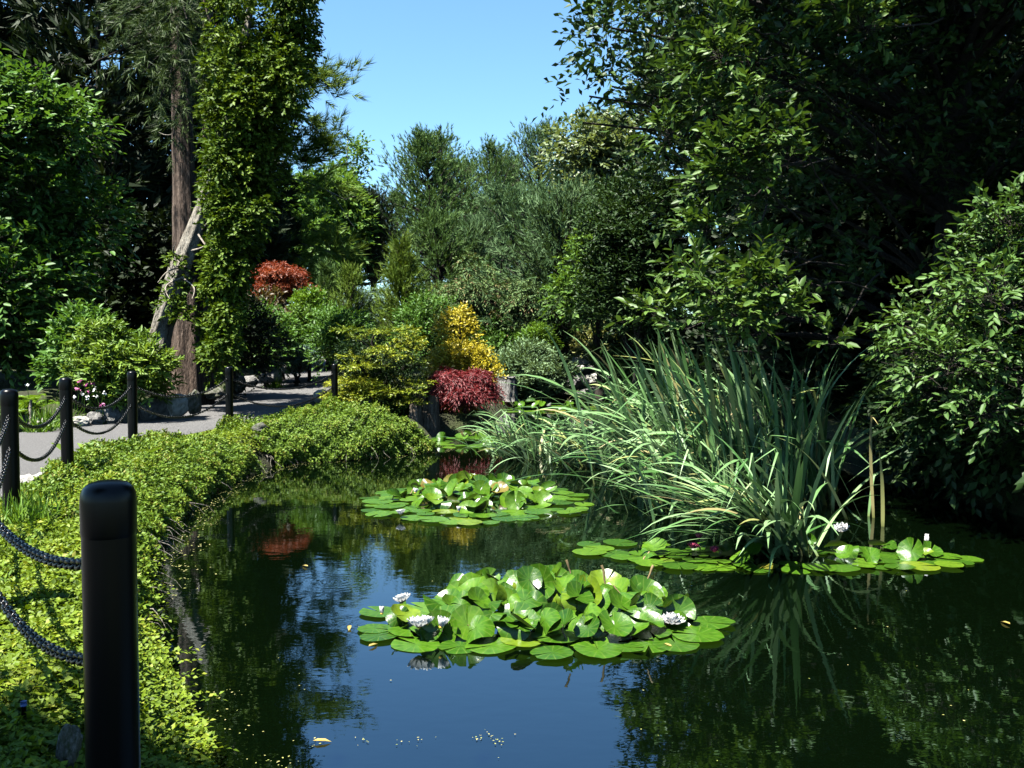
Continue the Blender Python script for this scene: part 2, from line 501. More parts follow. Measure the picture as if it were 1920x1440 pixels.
def water_mat():
    m, nt, b, out = new_mat('pond_water')
    b.inputs['Base Color'].default_value = (.0005, .0015, .0004, 1)
    b.inputs['Roughness'].default_value = .015
    b.inputs['IOR'].default_value = 1.9
    b.inputs['Specular IOR Level'].default_value = .95
    b.inputs['Specular Tint'].default_value = (.60, .80, 1.0, 1)
    tc = nt.nodes.new('ShaderNodeTexCoord')
    mp = nt.nodes.new('ShaderNodeMapping'); mp.inputs['Scale'].default_value = (1.0, 1.6, 1)
    nt.links.new(tc.outputs['Object'], mp.inputs[0])
    n1 = nt.nodes.new('ShaderNodeTexNoise'); n1.inputs['Scale'].default_value = 5.0; n1.inputs['Detail'].default_value = 3
    nt.links.new(mp.outputs[0], n1.inputs['Vector'])
    # two spreading rings where something has just touched the surface
    total = n1.outputs['Fac']
    def ring(cx, cy, rad, amp, freq):
        nonlocal total
        d = nt.nodes.new('ShaderNodeVectorMath'); d.operation = 'DISTANCE'
        nt.links.new(tc.outputs['Object'], d.inputs[0]); d.inputs[1].default_value = (cx, cy, 0)
        s = nt.nodes.new('ShaderNodeMath'); s.operation = 'MULTIPLY'; s.inputs[1].default_value = freq
        nt.links.new(d.outputs['Value'], s.inputs[0])
        q = nt.nodes.new('ShaderNodeMath'); q.operation = 'SINE'; nt.links.new(s.outputs[0], q.inputs[0])
        f = nt.nodes.new('ShaderNodeMapRange'); f.inputs[1].default_value = 0; f.inputs[2].default_value = rad
        f.inputs[3].default_value = amp; f.inputs[4].default_value = 0
        nt.links.new(d.outputs['Value'], f.inputs[0])
        w = nt.nodes.new('ShaderNodeMath'); w.operation = 'MULTIPLY'
        nt.links.new(q.outputs[0], w.inputs[0]); nt.links.new(f.outputs[0], w.inputs[1])
        a = nt.nodes.new('ShaderNodeMath'); a.operation = 'ADD'
        nt.links.new(total, a.inputs[0]); nt.links.new(w.outputs[0], a.inputs[1])
        total = a.outputs[0]
    p = on_water(632, 1090); ring(p.x, p.y, .34, .22, 110)
    p = on_water(695, 1175); ring(p.x, p.y, .30, .22, 110)
    bp = nt.nodes.new('ShaderNodeBump'); bp.inputs['Strength'].default_value = .07; bp.inputs['Distance'].default_value = .010
    nt.links.new(total, bp.inputs['Height']); nt.links.new(bp.outputs[0], b.inputs['Normal'])
    return m
M['water'] = water_mat()

# ------------------------------------------------------------------ terrain, water, path
POND = np.array([(-.2, 1.4), (-.9, 2.6), (-1.2, 3.66), (-1.52, 4.25), (-1.93, 4.98), (-2.34, 5.9), (-2.82, 7.05), (-3.16, 8.26),
                 (-3.52, 9.97), (-3.6, 11.56), (-3.47, 12.57), (-3.12, 13.26), (-2.13, 13.9), (-1.26, 14.8), (-1.3, 16), (-1.4, 17.1),
                 (-.5, 17.9), (-.3, 20.6), (-.2, 24), (.3, 27.2), (1.7, 28.4), (2.9, 28.4), (4.1, 26.5), (4.8, 22), (5.0, 17), (5.2, 13),
                 (5.0, 9), (4.9, 6), (4.6, 3), (4, .6), (1.2, .8)], float)
PATH_R = np.array([(-1.5, -3), (-2.1, 2.0), (-3.1, 4.3), (-3.95, 6.5), (-4.7, 8.7), (-5.0, 11), (-4.75, 14), (-4.4, 17.5), (-4.2, 21), (-5.4, 28), (-6.3, 33), (-7.2, 40)], float)
PATH_L = np.array([(-6.5, -3), (-7.0, 2.0), (-7.6, 4.3), (-8.3, 6.5), (-8.4, 8.7), (-8.2, 11), (-7.5, 14), (-6.75, 17.5), (-6.9, 21), (-7.6, 28), (-8.3, 33), (-9.2, 40)], float)
PATH_POLY = np.concatenate([PATH_R, PATH_L[::-1]])

def sd_poly(X, Y, poly):
    """signed distance, negative inside"""
    P = np.stack([X, Y], -1)
    best = np.full(X.shape, 1e9)
    inside = np.zeros(X.shape, bool)
    n = len(poly)
    for i in range(n):
        a, b = poly[i], poly[(i + 1) % n]
        e = b - a
        w = P - a
        t = np.clip((w @ e) / (e @ e), 0, 1)
        q = w - t[..., None] * e
        best = np.minimum(best, (q ** 2).sum(-1))
        c = ((a[1] <= Y) != (b[1] <= Y))
        with np.errstate(divide='ignore', invalid='ignore'):
            xi = a[0] + (Y - a[1]) * (b[0] - a[0]) / (b[1] - a[1])
        inside ^= c & (X < xi)
    d = np.sqrt(best)
    return np.where(inside, -d, d)

def path_z(Y):
    return .40 + .04 * np.clip(Y - 16, 0, 18)

def sstep(a, b, x):
    t = np.clip((x - a) / (b - a), 0, 1)
    return t * t * (3 - 2 * t)

def height(X, Y):
    X, Y = np.asarray(X, float), np.asarray(Y, float)
    sp = sd_poly(X, Y, POND)
    pp = sd_poly(X, Y, PATH_POLY)
    bump = .05 * (np.sin(1.7 * X + .6 * Y) * np.sin(1.3 * Y - .7 * X) + .5 * np.sin(4.1 * X + 1) * np.sin(3.7 * Y))
    bank = -.6 + 1.0 * sstep(-.5, .55, sp)
    z = np.where(sp < .55, bank, .4)
    left = np.clip(-(X + 5.0), 0, 1) * sstep(0, 1.5, pp)
    z = z + left * .45 + (path_z(Y) - .4) * sstep(.5, 2.5, sp)
    z = z + sstep(28.5, 34, Y) * .9 * sstep(.3, 3, sp) + np.clip(Y - 34, 0, 60) * .03
    z = z + bump * sstep(.0, 1.0, sp) * sstep(.0, .6, pp)
    z = np.where(pp < .0, path_z(Y) - .02, z)
    z = np.where((pp >= 0) & (pp < .35), np.minimum(z, path_z(Y) - .02 + (z - path_z(Y) + .02) * sstep(0, .35, pp)), z)
    return z

def H(x, y):
    return float(height(np.array([x]), np.array([y]))[0])

def axis(lo, hi, step, far_lo, far_hi):
    a = np.arange(lo, hi + 1e-6, step)
    g1 = lo - np.geomspace(.4, lo - far_lo, 22)[::-1]
    g2 = hi + np.geomspace(.4, far_hi - hi, 22)
    return np.concatenate([g1, a, g2])
xs = axis(-11, 8, .2, -900, 900)
ys = axis(-3, 33, .2, -400, 1500)
GX, GY = np.meshgrid(xs, ys)
GZ = height(GX, GY)
nx, ny = len(xs), len(ys)
V = np.stack([GX, GY, GZ], -1).reshape(-1, 3)
i = (np.arange(ny - 1)[:, None] * nx + np.arange(nx - 1)[None, :])
F = np.stack([i, i + 1, i + nx + 1, i + nx], -1).reshape(-1, 4)
tag(link('ground', mesh_np('ground', V, F, M['ground'], smooth=True)), 'dark planted soil bank round the pond', 'ground', kind='structure')

wx = np.linspace(-6, 7, 14); wy = np.linspace(.2, 30, 31)
WX, WY = np.meshgrid(wx, wy)
V = np.stack([WX, WY, WX * 0], -1).reshape(-1, 3)
i = (np.arange(30)[:, None] * 14 + np.arange(13)[None, :])
F = np.stack([i, i + 1, i + 15, i + 14], -1).reshape(-1, 4)
tag(link('water', mesh_np('water', V, F, M['water'], smooth=True)), 'still dark pond mirroring trees and blue sky', 'water', kind='structure')

def resample(P, n):
    seg = np.r_[0, np.cumsum(np.linalg.norm(np.diff(P, axis=0), axis=1))]
    t = np.linspace(0, seg[-1], n)
    # smooth interpolation through the points
    out = np.stack([np.interp(t, seg, P[:, k]) for k in range(P.shape[1])], 1)
    for _ in range(6):
        out[1:-1] = .5 * out[1:-1] + .25 * (out[:-2] + out[2:])
    return out
NP_, NC = 150, 16
pr, pl = resample(PATH_R, NP_), resample(PATH_L, NP_)
t = np.linspace(0, 1, NC)[None, :, None]
G = pr[:, None, :] * (1 - t) + pl[:, None, :] * t
Z = path_z(G[..., 1]) + .012 * np.sin(G[..., 0] * 2.3) * np.sin(G[..., 1] * 1.7) + .02
Z[:, 0] -= .05; Z[:, -1] -= .05
V = np.concatenate([G, Z[..., None]], -1).reshape(-1, 3)
i = (np.arange(NP_ - 1)[:, None] * NC + np.arange(NC - 1)[None, :])
F = np.stack([i, i + NC, i + NC + 1, i + 1], -1).reshape(-1, 4)
F = F[:, ::-1]
tag(link('path', mesh_np('path', V, F, M['path'], smooth=True)), 'pale grey gravel path curving past the black posts', 'path', kind='structure')

# ------------------------------------------------------------------ trees and shrubs: builders
def trunk_with_limbs(mat, base, top, r0, r1, limbs=(), lr=.04, wob=.05, sides=10, tw=.06):
    mb = MB()
    P = curve(base, top, 0, wob, 12)
    mb.add(*tube_vf(P, np.linspace(r0, r1, 12) * (1 + .35 * np.exp(-np.linspace(0, 12, 12))), sides, True, tw))
    for q in limbs:
        q = np.asarray(q, float)
        # leave the trunk lower than the clump that the limb carries
        k = int(np.clip((q[2] - P[0, 2]) / max(.1, P[-1, 2] - P[0, 2]) * 11 * .75, 0, 10))
        mb.tube(curve(P[k], q, .05 * np.linalg.norm(q - P[k]), .04, 6), np.linspace(lr, lr * .25, 6), 6)
    return mb

def broadleaf(name, label, cat, base, clumps, ntw, per, tl, L, W, mat, bark='bark_dark', r0=.15, top=None, tpl=LEAF6, up=.25,
              droop=.2, twig_r=0.0, group=None, inner=.45, limb_every=1, topbias=-.3, trunk=True, nrand=.6, spread=.9, crown_name='crown', flatrand=1.0):
    b = Vector(base)
    t = empty(name, b, label, cat, group)
    bb = np.array(b)
    K = clumps.copy()
    if trunk:
        tp = top if top is not None else (K[:, 0].mean(), K[:, 1].mean(), K[:, 2].max())
        mb = trunk_with_limbs(M[bark], b - b, np.array(tp) - bb, r0, r0 * .25, [k[:3] - bb for k in K[::limb_every]], min(.05, r0 * .3))
        link('trunk', mb.mesh('trunk', M[bark]), t)
    P, out, tone, dout = sample_clumps(K, ntw, inner, topbias)
    D = dout + np.array([0, 0, up]) + rng.normal(0, .35, (ntw, 3)) * [1, 1, flatrand]
    TL = tl * (.6 + .7 * rng.random(ntw))
    pos, ld, nn, ti = sprays(P, D, TL, per, spread, droop, 1.0, nrand, out)
    n = len(pos)
    rnd = np.clip(.45 * tone[ti] + .55 * rng.random(n), 0, 1)
    s = .65 + .6 * rng.random(n)
    me = leaf_mesh(crown_name, pos - bb, ld, nn, L * s, W * s, tpl, M[mat], rnd)
    link(crown_name, me, t)
    if twig_r:
        q_ = rng.permutation(ntw)[:5000]
        P, D, TL = P[q_], D[q_], TL[q_]
        tag(link('twig', twig_mesh('twig', P - bb, D, TL, twig_r, M['bark_dark'], droop), t), kind='stuff')
    return t

def conifer(name, label, base, Ht, R, nb, shoots, per, nl, nw, mat, bark='bark_dark', t0=.12, prof=.8, elev=(.1, .9), group=None, sl=.35,
            r0=.16, lean=(0, 0), ang=.7, cat='tree', bare=0.25, rnd_amp=1.0):
    b = np.array(base, float)
    th = empty(name, Vector(base), label, cat, group)
    mb = MB()
    tip = np.array([lean[0], lean[1], Ht])
    P = curve((0, 0, -.1), tip, 0, .03, 10)
    mb.tube(P, np.linspace(r0, .02, 10), 8)
    OP, OD, OT = [], [], []
    for k in range(nb):
        t = t0 + (1 - t0) * ((k + rng.random()) / nb)
        o = np.array([np.interp(t, np.linspace(0, 1, 10), P[:, j]) for j in range(3)])
        az = rng.random() * 2 * PI
        ln = R * ((1 - t) ** prof * .95 + .06) * (.65 + .5 * rng.random())
        el = elev[0] + (elev[1] - elev[0]) * t + rng.normal(0, .12)
        d = np.array([math.cos(az) * math.cos(el), math.sin(az) * math.cos(el), math.sin(el)])
        e = o + d * ln
        C = curve(o, e, -.06 * ln, .02 * ln, 6)
        mb.tube(C, np.linspace(.018 + .015 * ln, .006, 6), 4, False)
        m = max(3, int(shoots * (.4 + .6 * ln / R)))
        f = bare + (1 - bare) * rng.random(m) ** .8
        S = np.stack([np.interp(f, np.linspace(0, 1, 6), C[:, j]) for j in range(3)], 1)
        S += rng.normal(0, .07 * ln + .03, (m, 3))
        dd = d * .9 + rng.normal(0, .5, (m, 3)) + np.array([0, 0, .45])
        OP.append(S); OD.append(dd); OT.append(np.full(m, rng.random()))
    OP, OD, OT = np.concatenate(OP), np.concatenate(OD), np.concatenate(OT)
    # leader shoots
    OP = np.concatenate([OP, np.repeat(tip[None], 6, 0)]); OD = np.concatenate([OD, rng.normal(0, .35, (6, 3)) + [0, 0, 1]]); OT = np.r_[OT, np.full(6, .6)]
    pos, ld, nn, L, W, si = brush(OP, OD, sl * (.6 + .8 * rng.random(len(OP))), per, nl, nw, ang)
    rnd = np.clip(.5 * OT[si] + .5 * rng.random(len(pos)) * rnd_amp, 0, 1)
    link('trunk', mb.mesh('trunk', M[bark]), th)
    link('crown', leaf_mesh('crown', pos, ld, nn, L, W, NEEDLE, M[mat], rnd), th)
    return th

def gpos(px, d):
    """ground point seen in the column px at depth d"""
    x = (px - 960.0) / FPX * d
    return (x, d, H(x, d))

def top_z(py, d):
    return at(960, py, d).z

# ------------------------------------------------------------------ far trees
def pine_at(px, ptop, d, R, label, mat='lf_pine', nb=120, shoots=12, per=14, nl=.26, nw=.035, **kw):
    if d >= 33 and mat != 'lf_dark' or d > 35:
        f = 2.25
        d, R, nl, nw = d * f, R * f, nl * 1.35, nw * 1.9
        kw['sl'] = kw.get('sl', .35) * 1.6
        shoots = int(shoots * 1.45)
        nb = int(nb * .78)
        kw['t0'] = .32
        per = int(per * 1.1)
        kw['r0'] = .34
    b = gpos(px, d)
    return conifer('pine_tree', label, b, top_z(ptop, d) - b[2], R, nb, shoots, per, nl, nw, mat, **kw)

pine_at(802, 268, 38, 4.6, 'dense dark green pine with a pointed top at the middle of the skyline', prof=.62, nb=256, shoots=17)
pine_at(826, 246, 50, 3.1, 'dark fir with a ragged windblown tip poking above the middle pine', 'lf_dark', nb=81, shoots=8, prof=.9, elev=(-.1, .1))
pine_at(920, 290, 40, 4.4, 'narrow upswept pine just right of the middle pine', prof=.6, nb=162, elev=(.3, 1.0))
pine_at(1012, 256, 42, 5.0, 'tall blue-green pine with open upswept top right of the gap in the skyline', 'lf_pine_blue', prof=.58, nb=202, elev=(.3, 1.0), shoots=13)
pine_at(968, 385, 33, 3.6, 'broad grey-green pine low between the two tall pines', 'lf_pine_blue', prof=.5, nb=175, shoots=15)
pine_at(1058, 400, 30, 3.6, 'rounded grey-green pine beneath the tall blue-green pine', 'lf_pine_blue', prof=.42, nb=189, shoots=16)
pine_at(1120, 350, 46, 4.7, 'dark pine half hidden by the overhanging branches on the right', prof=.6, nb=175)
pine_at(872, 400, 46, 4.0, 'shaded pine filling the gap behind the middle pine', 'lf_dark', prof=.5, nb=162)
pine_at(745, 372, 47, 3.3, 'slender blue-grey spruce left of the middle pine', 'lf_pine_blue', prof=.8, nb=148)
pine_at(700, 392, 36, 2.3, 'dark columnar yew left of the slender spruce', 'lf_dark', prof=.35, nb=202, elev=(.9, 1.3), sl=.3, nl=.2)
pine_at(640, 430, 40, 4.0, 'shaded conifer behind the orange maple', 'lf_pine_olive', prof=.55, nb=175)
pine_at(560, 380, 44, 4.7, 'olive conifer behind the leaning tree', 'lf_pine_olive', prof=.55, nb=189)

pine_at(868, 318, 44, 4.2, 'dense green pine filling the dip between the middle pine and the upswept pine', prof=.5, nb=180)
pine_at(965, 312, 45, 4.2, 'green pine filling the dip between the upswept pine and the tall blue-green pine', prof=.5, nb=180)
pine_at(1075, 300, 45, 4.0, 'green pine just right of the tall blue-green pine', 'lf_pine_blue', prof=.5, nb=160)

def clumpy(px, ptop, pbot, wpx, d, k, cr, **kw):
    """clumps filling a crown outline given by its width and its top and bottom heights"""
    c = at(px, (ptop + pbot) / 2, d)
    rz = (top_z(ptop, d) - top_z(pbot, d)) / 2
    rx = wpx / FPX * d / 2
    return env_clumps((c.x, c.y, c.z), (rx, rx * .8, rz), k, cr, **kw)

K = clumpy(600, 325, 560, 210, 80, 44, (1.0, 1.9))
broadleaf('broadleaf_tree', 'light green broadleaf tree behind the drooping pine branches', 'tree', gpos(600, 80), K, 3800, 6, 1.1, .5, .27, 'lf_birch', tpl=LEAF4, limb_every=2)
K = np.concatenate([clumpy(655, 225, 400, 62, 85, 16, (.5, 1.0)), clumpy(640, 330, 470, 110, 85, 18, (.9, 1.6))])
broadleaf('birch_tree', 'thin airy birch rising into the sky left of the pines', 'tree', gpos(652, 85), K, 1000, 5, 1.0, .44, .25, 'lf_birch', bark='deadwood', r0=.14, tpl=LEAF4, top=tuple(at(652, 235, 85)), inner=.2)
K = clumpy(1135, 235, 420, 190, 52, 34, (.8, 1.4))
broadleaf('broadleaf_tree', 'pale olive broadleaf tree lit by sun beside the dark right canopy', 'tree', gpos(1150, 52), K, 2300, 6, .8, .34, .17, 'lf_pale', tpl=LEAF4, limb_every=2, inner=.3)
K = clumpy(1120, 440, 610, 150, 26, 26, (.4, .7))
broadleaf('broadleaf_tree', 'small yellow-green tree under the rounded grey-green pine', 'tree', gpos(1120, 26), K, 2200, 6, .4, .16, .09, 'lf_birch', tpl=LEAF4, limb_every=3)
K = clumpy(1195, 330, 660, 190, 24, 60, (.3, .6), shell=(.2, 1.0))
broadleaf('broadleaf_tree', 'dark leafy tree between the pole and the right canopy', 'tree', gpos(1200, 24), K, 4200, 6, .45, .15, .06, 'lf_shade', tpl=LEAF4, limb_every=3)

# a wall of dark trees further off, closing the view on both sides
for n_, (px, ptop, d, R) in enumerate([(-250, -120, 29, 4.2), (-60, -160, 27, 3.6), (80, -170, 29, 3.4), (190, -190, 26, 2.8), (300, -180, 30, 2.8), (395, -120, 29, 2.0), (470, 120, 31, 1.3)]):
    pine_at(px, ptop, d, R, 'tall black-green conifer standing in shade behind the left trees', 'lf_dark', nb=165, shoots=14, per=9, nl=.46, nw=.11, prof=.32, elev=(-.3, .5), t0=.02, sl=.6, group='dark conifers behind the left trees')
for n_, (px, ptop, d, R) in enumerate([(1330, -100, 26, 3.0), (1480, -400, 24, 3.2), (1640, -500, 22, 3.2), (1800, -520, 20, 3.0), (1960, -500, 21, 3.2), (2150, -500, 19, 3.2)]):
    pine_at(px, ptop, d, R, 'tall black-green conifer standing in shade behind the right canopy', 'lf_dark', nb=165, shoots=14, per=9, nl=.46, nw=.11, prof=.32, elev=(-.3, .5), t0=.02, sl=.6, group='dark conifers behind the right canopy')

# ------------------------------------------------------------------ left trees
# great trunk with fibrous red bark
b = Vector(gpos(350, 18.6)); b.z -= .25
t_ = cedar = empty('cedar_tree', b, 'tall red-barked conifer with a straight fluted trunk beside the path', 'tree')
def fluted(P, R, sides=40, flutes=7, amp=.16):
    V, F = tube_vf(P, R, sides, True)
    n = len(P)
    V = V.copy()
    a = np.arange(sides) / sides * 2 * PI
    for k in range(n):
        f = 1 + amp * (1 - .6 * k / n) * (np.sin(flutes * a + .25 * k + .5) * .6 + .5 * np.sin(3 * a + 1.3 + .1 * k)) + rng.normal(0, .02, sides)
        c = P[k]
        V[k * sides:(k + 1) * sides] = c + (V[k * sides:(k + 1) * sides] - c) * f[:, None]
    return V, F
n = 30
zz = np.linspace(0, 13.5, n)
P = np.stack([.03 * np.sin(zz * .6), .02 * np.sin(zz * .8 + 1), zz], 1)
R = .20 + .36 * np.exp(-zz * .42) - .006 * zz
mb = MB(); mb.add(*fluted(P, R))
P2 = np.stack([.18 + .35 * (1 - np.exp(-zz * .35)) , .1 + .0 * zz, zz + .4], 1)
mb.add(*fluted(P2, (.13 + .2 * np.exp(-zz * .9) - .005 * zz), 24, 5))
link('trunk', mb.mesh('trunk', M['bark_red']), t_)
# dead whiskery branches low on the trunk
mb = MB()
for _ in range(16):
    z = rng.uniform(4.6, 11)
    az = rng.uniform(0, 2 * PI)
    ln = rng.uniform(.5, 1.6)
    o = np.array([0, 0, z]); e = o + np.array([math.cos(az) * ln, math.sin(az) * ln, rng.uniform(-.5, .3)])
    mb = MB(); mb.tube(curve(o, e, -.1, .05, 6), np.linspace(.02, .005, 6), 4, False)
    link('branch', mb.mesh('branch', M['bark_grey']), t_)
# leaning juniper: grey leaning stem and a tall hanging column of foliage
b = Vector(gpos(283, 17.4)); b.z -= .1
bb = np.array(b)
t_ = empty('leaning_cypress', b, 'leaning grey-barked conifer carrying a tall hanging column of bright green foliage', 'tree')
pix = [(284, 668, 17.4), (318, 570, 17.2), (348, 490, 17.1), (378, 408, 17.0), (410, 300, 17.0), (440, 180, 17.0), (470, 20, 17.0), (480, -40, 17.0)]
Q = np.array([np.array(at(*p)) for p in pix]) - bb
Q = resample(Q, 22)
mb = MB()
mb.add(*fluted(Q, np.interp(np.linspace(0, 1, 22), [0, .12, .24, .38, .5, 1], [.15, .19, .24, .15, .11, .05]), 28, 7, .26))
link('trunk', mb.mesh('trunk', M['bark_grey']), t_)
# side stem standing at the foot
pix = [(296, 690, 17.3), (302, 640, 17.3), (326, 560, 17.25), (345, 520, 17.2)]
Q2 = resample(np.array([np.array(at(*p)) for p in pix]) - bb, 10)
mb = MB(); mb.add(*fluted(Q2, np.linspace(.17, .08, 10), 20, 5, .2))
link('trunk', mb.mesh('trunk', M['bark_grey']), t_)
mb = MB()
for (a, m1, c) in [((352, 480), (318, 478), (330, 455)), ((350, 500), (312, 505), (296, 530)), ((360, 470), (392, 462), (385, 440)), ((372, 440), (398, 480), (420, 460)), ((345, 520), (300, 535), (318, 560)), ((380, 430), (402, 400), (412, 420)), ((340, 520), (372, 540), (360, 560))]:
    C = np.array([np.array(at(*a, 16.9)), np.array(at(*m1, 16.6)), np.array(at(*c, 16.4))]) - bb
    mb = MB(); mb.tube(resample(C, 9), np.linspace(.022, .007, 9), 5, False)
    link('branch', mb.mesh('branch', M['deadwood']), t_)
K = []
def col_edge(py):
    l = np.interp(py, [-350, 0, 150, 300, 420, 520, 620, 690], [420, 395, 385, 378, 388, 385, 392, 385])
    r = np.interp(py, [-350, 0, 60, 150, 240, 330, 420, 520, 620, 690], [560, 598, 602, 588, 560, 530, 508, 470, 450, 440])
    return l, r
for _ in range(230):
    py = rng.uniform(-45, 560) if rng.random() < .93 else rng.uniform(560, 690)
    l, r = col_edge(py)
    px = l + 16 + (r - l - 38) * rng.beta(.8, .8)
    dd = 17.0 + rng.uniform(-.75, .9)
    c = at(px, py, dd)
    s = rng.uniform(.14, .28)
    K.append([c.x, c.y, c.z, s, s, s * 1.7, rng.random()])
for (px, py) in [(320, 570), (335, 590), (325, 545), (400, 500), (425, 515), (440, 500), (410, 540), (330, 500), (350, 600)]:
    c = at(px, py, 16.8)
    K.append([c.x, c.y, c.z, .16, .16, .2, rng.random()])
K = np.array(K)
nt_w = 11500
P, out, tone, dout = sample_clumps(K, nt_w, .35, 0)
D = out + np.array([0, 0, -.1]) + rng.normal(0, .4, (nt_w, 3))
pos, ld, nn, ti = sprays(P, D, .16, 5, .8, .35, .5, .7, out)
link('crown', leaf_mesh('crown', pos - bb, ld, nn, .095 * (.7 + .6 * rng.random(len(pos))), .055, LEAF4, M['lf_column'], np.clip(.4 * tone[ti] + .6 * rng.random(len(pos)), 0, 1)), t_)

# broadleaf tree at the far left
K = np.concatenate([env_clumps((-11.6, 18.9, 4.8), (3.1, 2.2, 3.9), 58, (.45, .9)), env_clumps((-10.2, 17.8, 2.6), (1.7, 1.3, 1.5), 22, (.4, .7))])
broadleaf('broadleaf_tree', 'big leafy green tree filling the left edge above the path', 'tree', (-11.4, 19.0, H(-11.4, 19.0)), K, 7800, 6, .44, .17, .09, 'lf_left', r0=.2, twig_r=.006, limb_every=3, up=.15, droop=.3)

# pine with long needles, upper left, its branches reaching right behind the column
b = Vector(gpos(430, 33.0)); bb = np.array(b)
t_ = empty('long_needled_pine', b, 'long-needled pine with drooping branches behind the leaning conifer', 'tree')
Pp = curve((0, 0, -.1), (-.3, 0, 17), 0, .05, 12)
mb = MB(); mb.add(*tube_vf(Pp, np.linspace(.26, .1, 12), 10, True, .1))
link('trunk', mb.mesh('trunk', M['bark_red']), t_)
OP, OD = [], []
def pine_branch(pix, n_sh, thick=.05, bare=.3, mat='bark_dark', spreadr=.16, upb=.4):
    C = resample(np.array([np.array(at(p[0], p[1], p[2] * 1.5)) for p in pix]) - bb, 14)
    mbb = MB(); mbb.tube(C, np.linspace(thick, .012, 14), 5, False)
    for _ in range(n_sh // 9):
        f = rng.uniform(bare * .6, 1)
        o = np.array([np.interp(f, np.linspace(0, 1, 14), C[:, j]) for j in range(3)])
        e = o + rng.normal(0, .35, 3) + np.array([.1, 0, -.05])
        mbb.tube(curve(o, e, .03, .02, 5), np.linspace(.014, .006, 5), 4, False)
    link('branch', mbb.mesh('branch', M[mat]), t_)
    f = bare + (1 - bare) * rng.random(n_sh)
    S = np.stack([np.interp(f, np.linspace(0, 1, 14), C[:, j]) for j in range(3)], 1) + rng.normal(0, spreadr * 1.4, (n_sh, 3))
    d = unit(C[-1] - C[6])
    OP.append(S); OD.append(d * .8 + rng.normal(0, .45, (n_sh, 3)) + np.array([0, 0, upb]))
pine_branch([(450, 190, 22), (540, 180, 21.5), (600, 160, 21), (655, 150, 20.8)], 60)
pine_branch([(450, 120, 22), (530, 120, 21.6), (575, 135, 21.2), (615, 175, 21)], 55)
pine_branch([(450, 190, 22), (540, 205, 21.5), (585, 225, 21.2), (600, 262, 21)], 60)
pine_branch([(450, 260, 22), (540, 265, 21.5), (590, 285, 21), (640, 245, 20.8)], 60)
pine_branch([(450, 280, 22), (530, 290, 21.4), (575, 305, 21.2), (615, 300, 21)], 50)
pine_branch([(470, 340, 21.5), (540, 330, 21), (590, 345, 20.8), (650, 375, 20.6)], 40, .045, .35, 'deadwood', .2)
pine_branch([(470, 440, 21.5), (545, 452, 21), (600, 465, 20.8), (648, 485, 20.6)], 46, .04, .45, 'deadwood', .22)
pine_branch([(450, 400, 22), (520, 410, 21.5), (570, 425, 21.2), (610, 440, 21)], 60, .04, .2, 'bark_dark', .25)
pine_branch([(450, 480, 22), (520, 490, 21.5), (560, 520, 21.2), (600, 560, 21)], 70, .04, .2, 'bark_dark', .28)
top_branches = []
for (x1, y1) in [(230, 60), (270, 110), (318, 120), (290, 40), (200, 20), (335, 60), (250, -30), (320, 0), (180, 90), (355, 170), (360, 60), (300, 160), (325, 230), (370, 130), (350, 10)]:
    top_branches.append([(345, y1 - 70, 18.4), (340, y1 - 40, 18.0), ((350 + x1) / 2 - 10, y1 - 10, 17.6), (x1, y1 + 25, 17.2)])
OP, OD = np.concatenate(OP), np.concatenate(OD)
pos, ld, nn, L, W, si = brush(OP, OD, .45, 34, .40, .026, .75)
link('crown', leaf_mesh('crown', pos, ld, nn, L, W, NEEDLE, M['lf_pine_olive'], rng.random(len(pos))), t_)

# garden tree standing behind the viewer's left, its shade lies over the front post and the bottom of the bank
K = env_clumps((-2.95, -.65, 5.6), (1.9, 1.7, 1.3), 40, (.45, .75))
broadleaf('broadleaf_tree', 'leafy path-side tree beside the viewpoint shading the near post', 'tree', (-3.9, -1.6, H(-3.9, -1.6)), K, 2600, 6, .4, .18, .09, 'lf_left', tpl=LEAF4, r0=.14, limb_every=3)

# needled boughs hanging from the red-barked trunk
cb = np.array(cedar.location)
OP, OD = [], []
for pix in top_branches:
    C = resample(np.array([np.array(at(*p)) for p in pix]) - cb, 14)
    mb = MB(); mb.tube(C, np.linspace(.04, .01, 14), 5, False)
    link('branch', mb.mesh('branch', M['bark_dark']), cedar)
    nsh = 42
    f = .3 + .7 * rng.random(nsh)
    S = np.stack([np.interp(f, np.linspace(0, 1, 14), C[:, j]) for j in range(3)], 1) + rng.normal(0, .2, (nsh, 3))
    OP.append(S); OD.append(unit(C[-1] - C[6]) * .8 + rng.normal(0, .5, (nsh, 3)))
OP, OD = np.concatenate(OP), np.concatenate(OD)
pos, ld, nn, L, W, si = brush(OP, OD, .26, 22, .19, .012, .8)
link('crown', leaf_mesh('crown', pos, ld, nn, L, W, NEEDLE, M['lf_pine_shade'], rng.random(len(pos))), cedar)

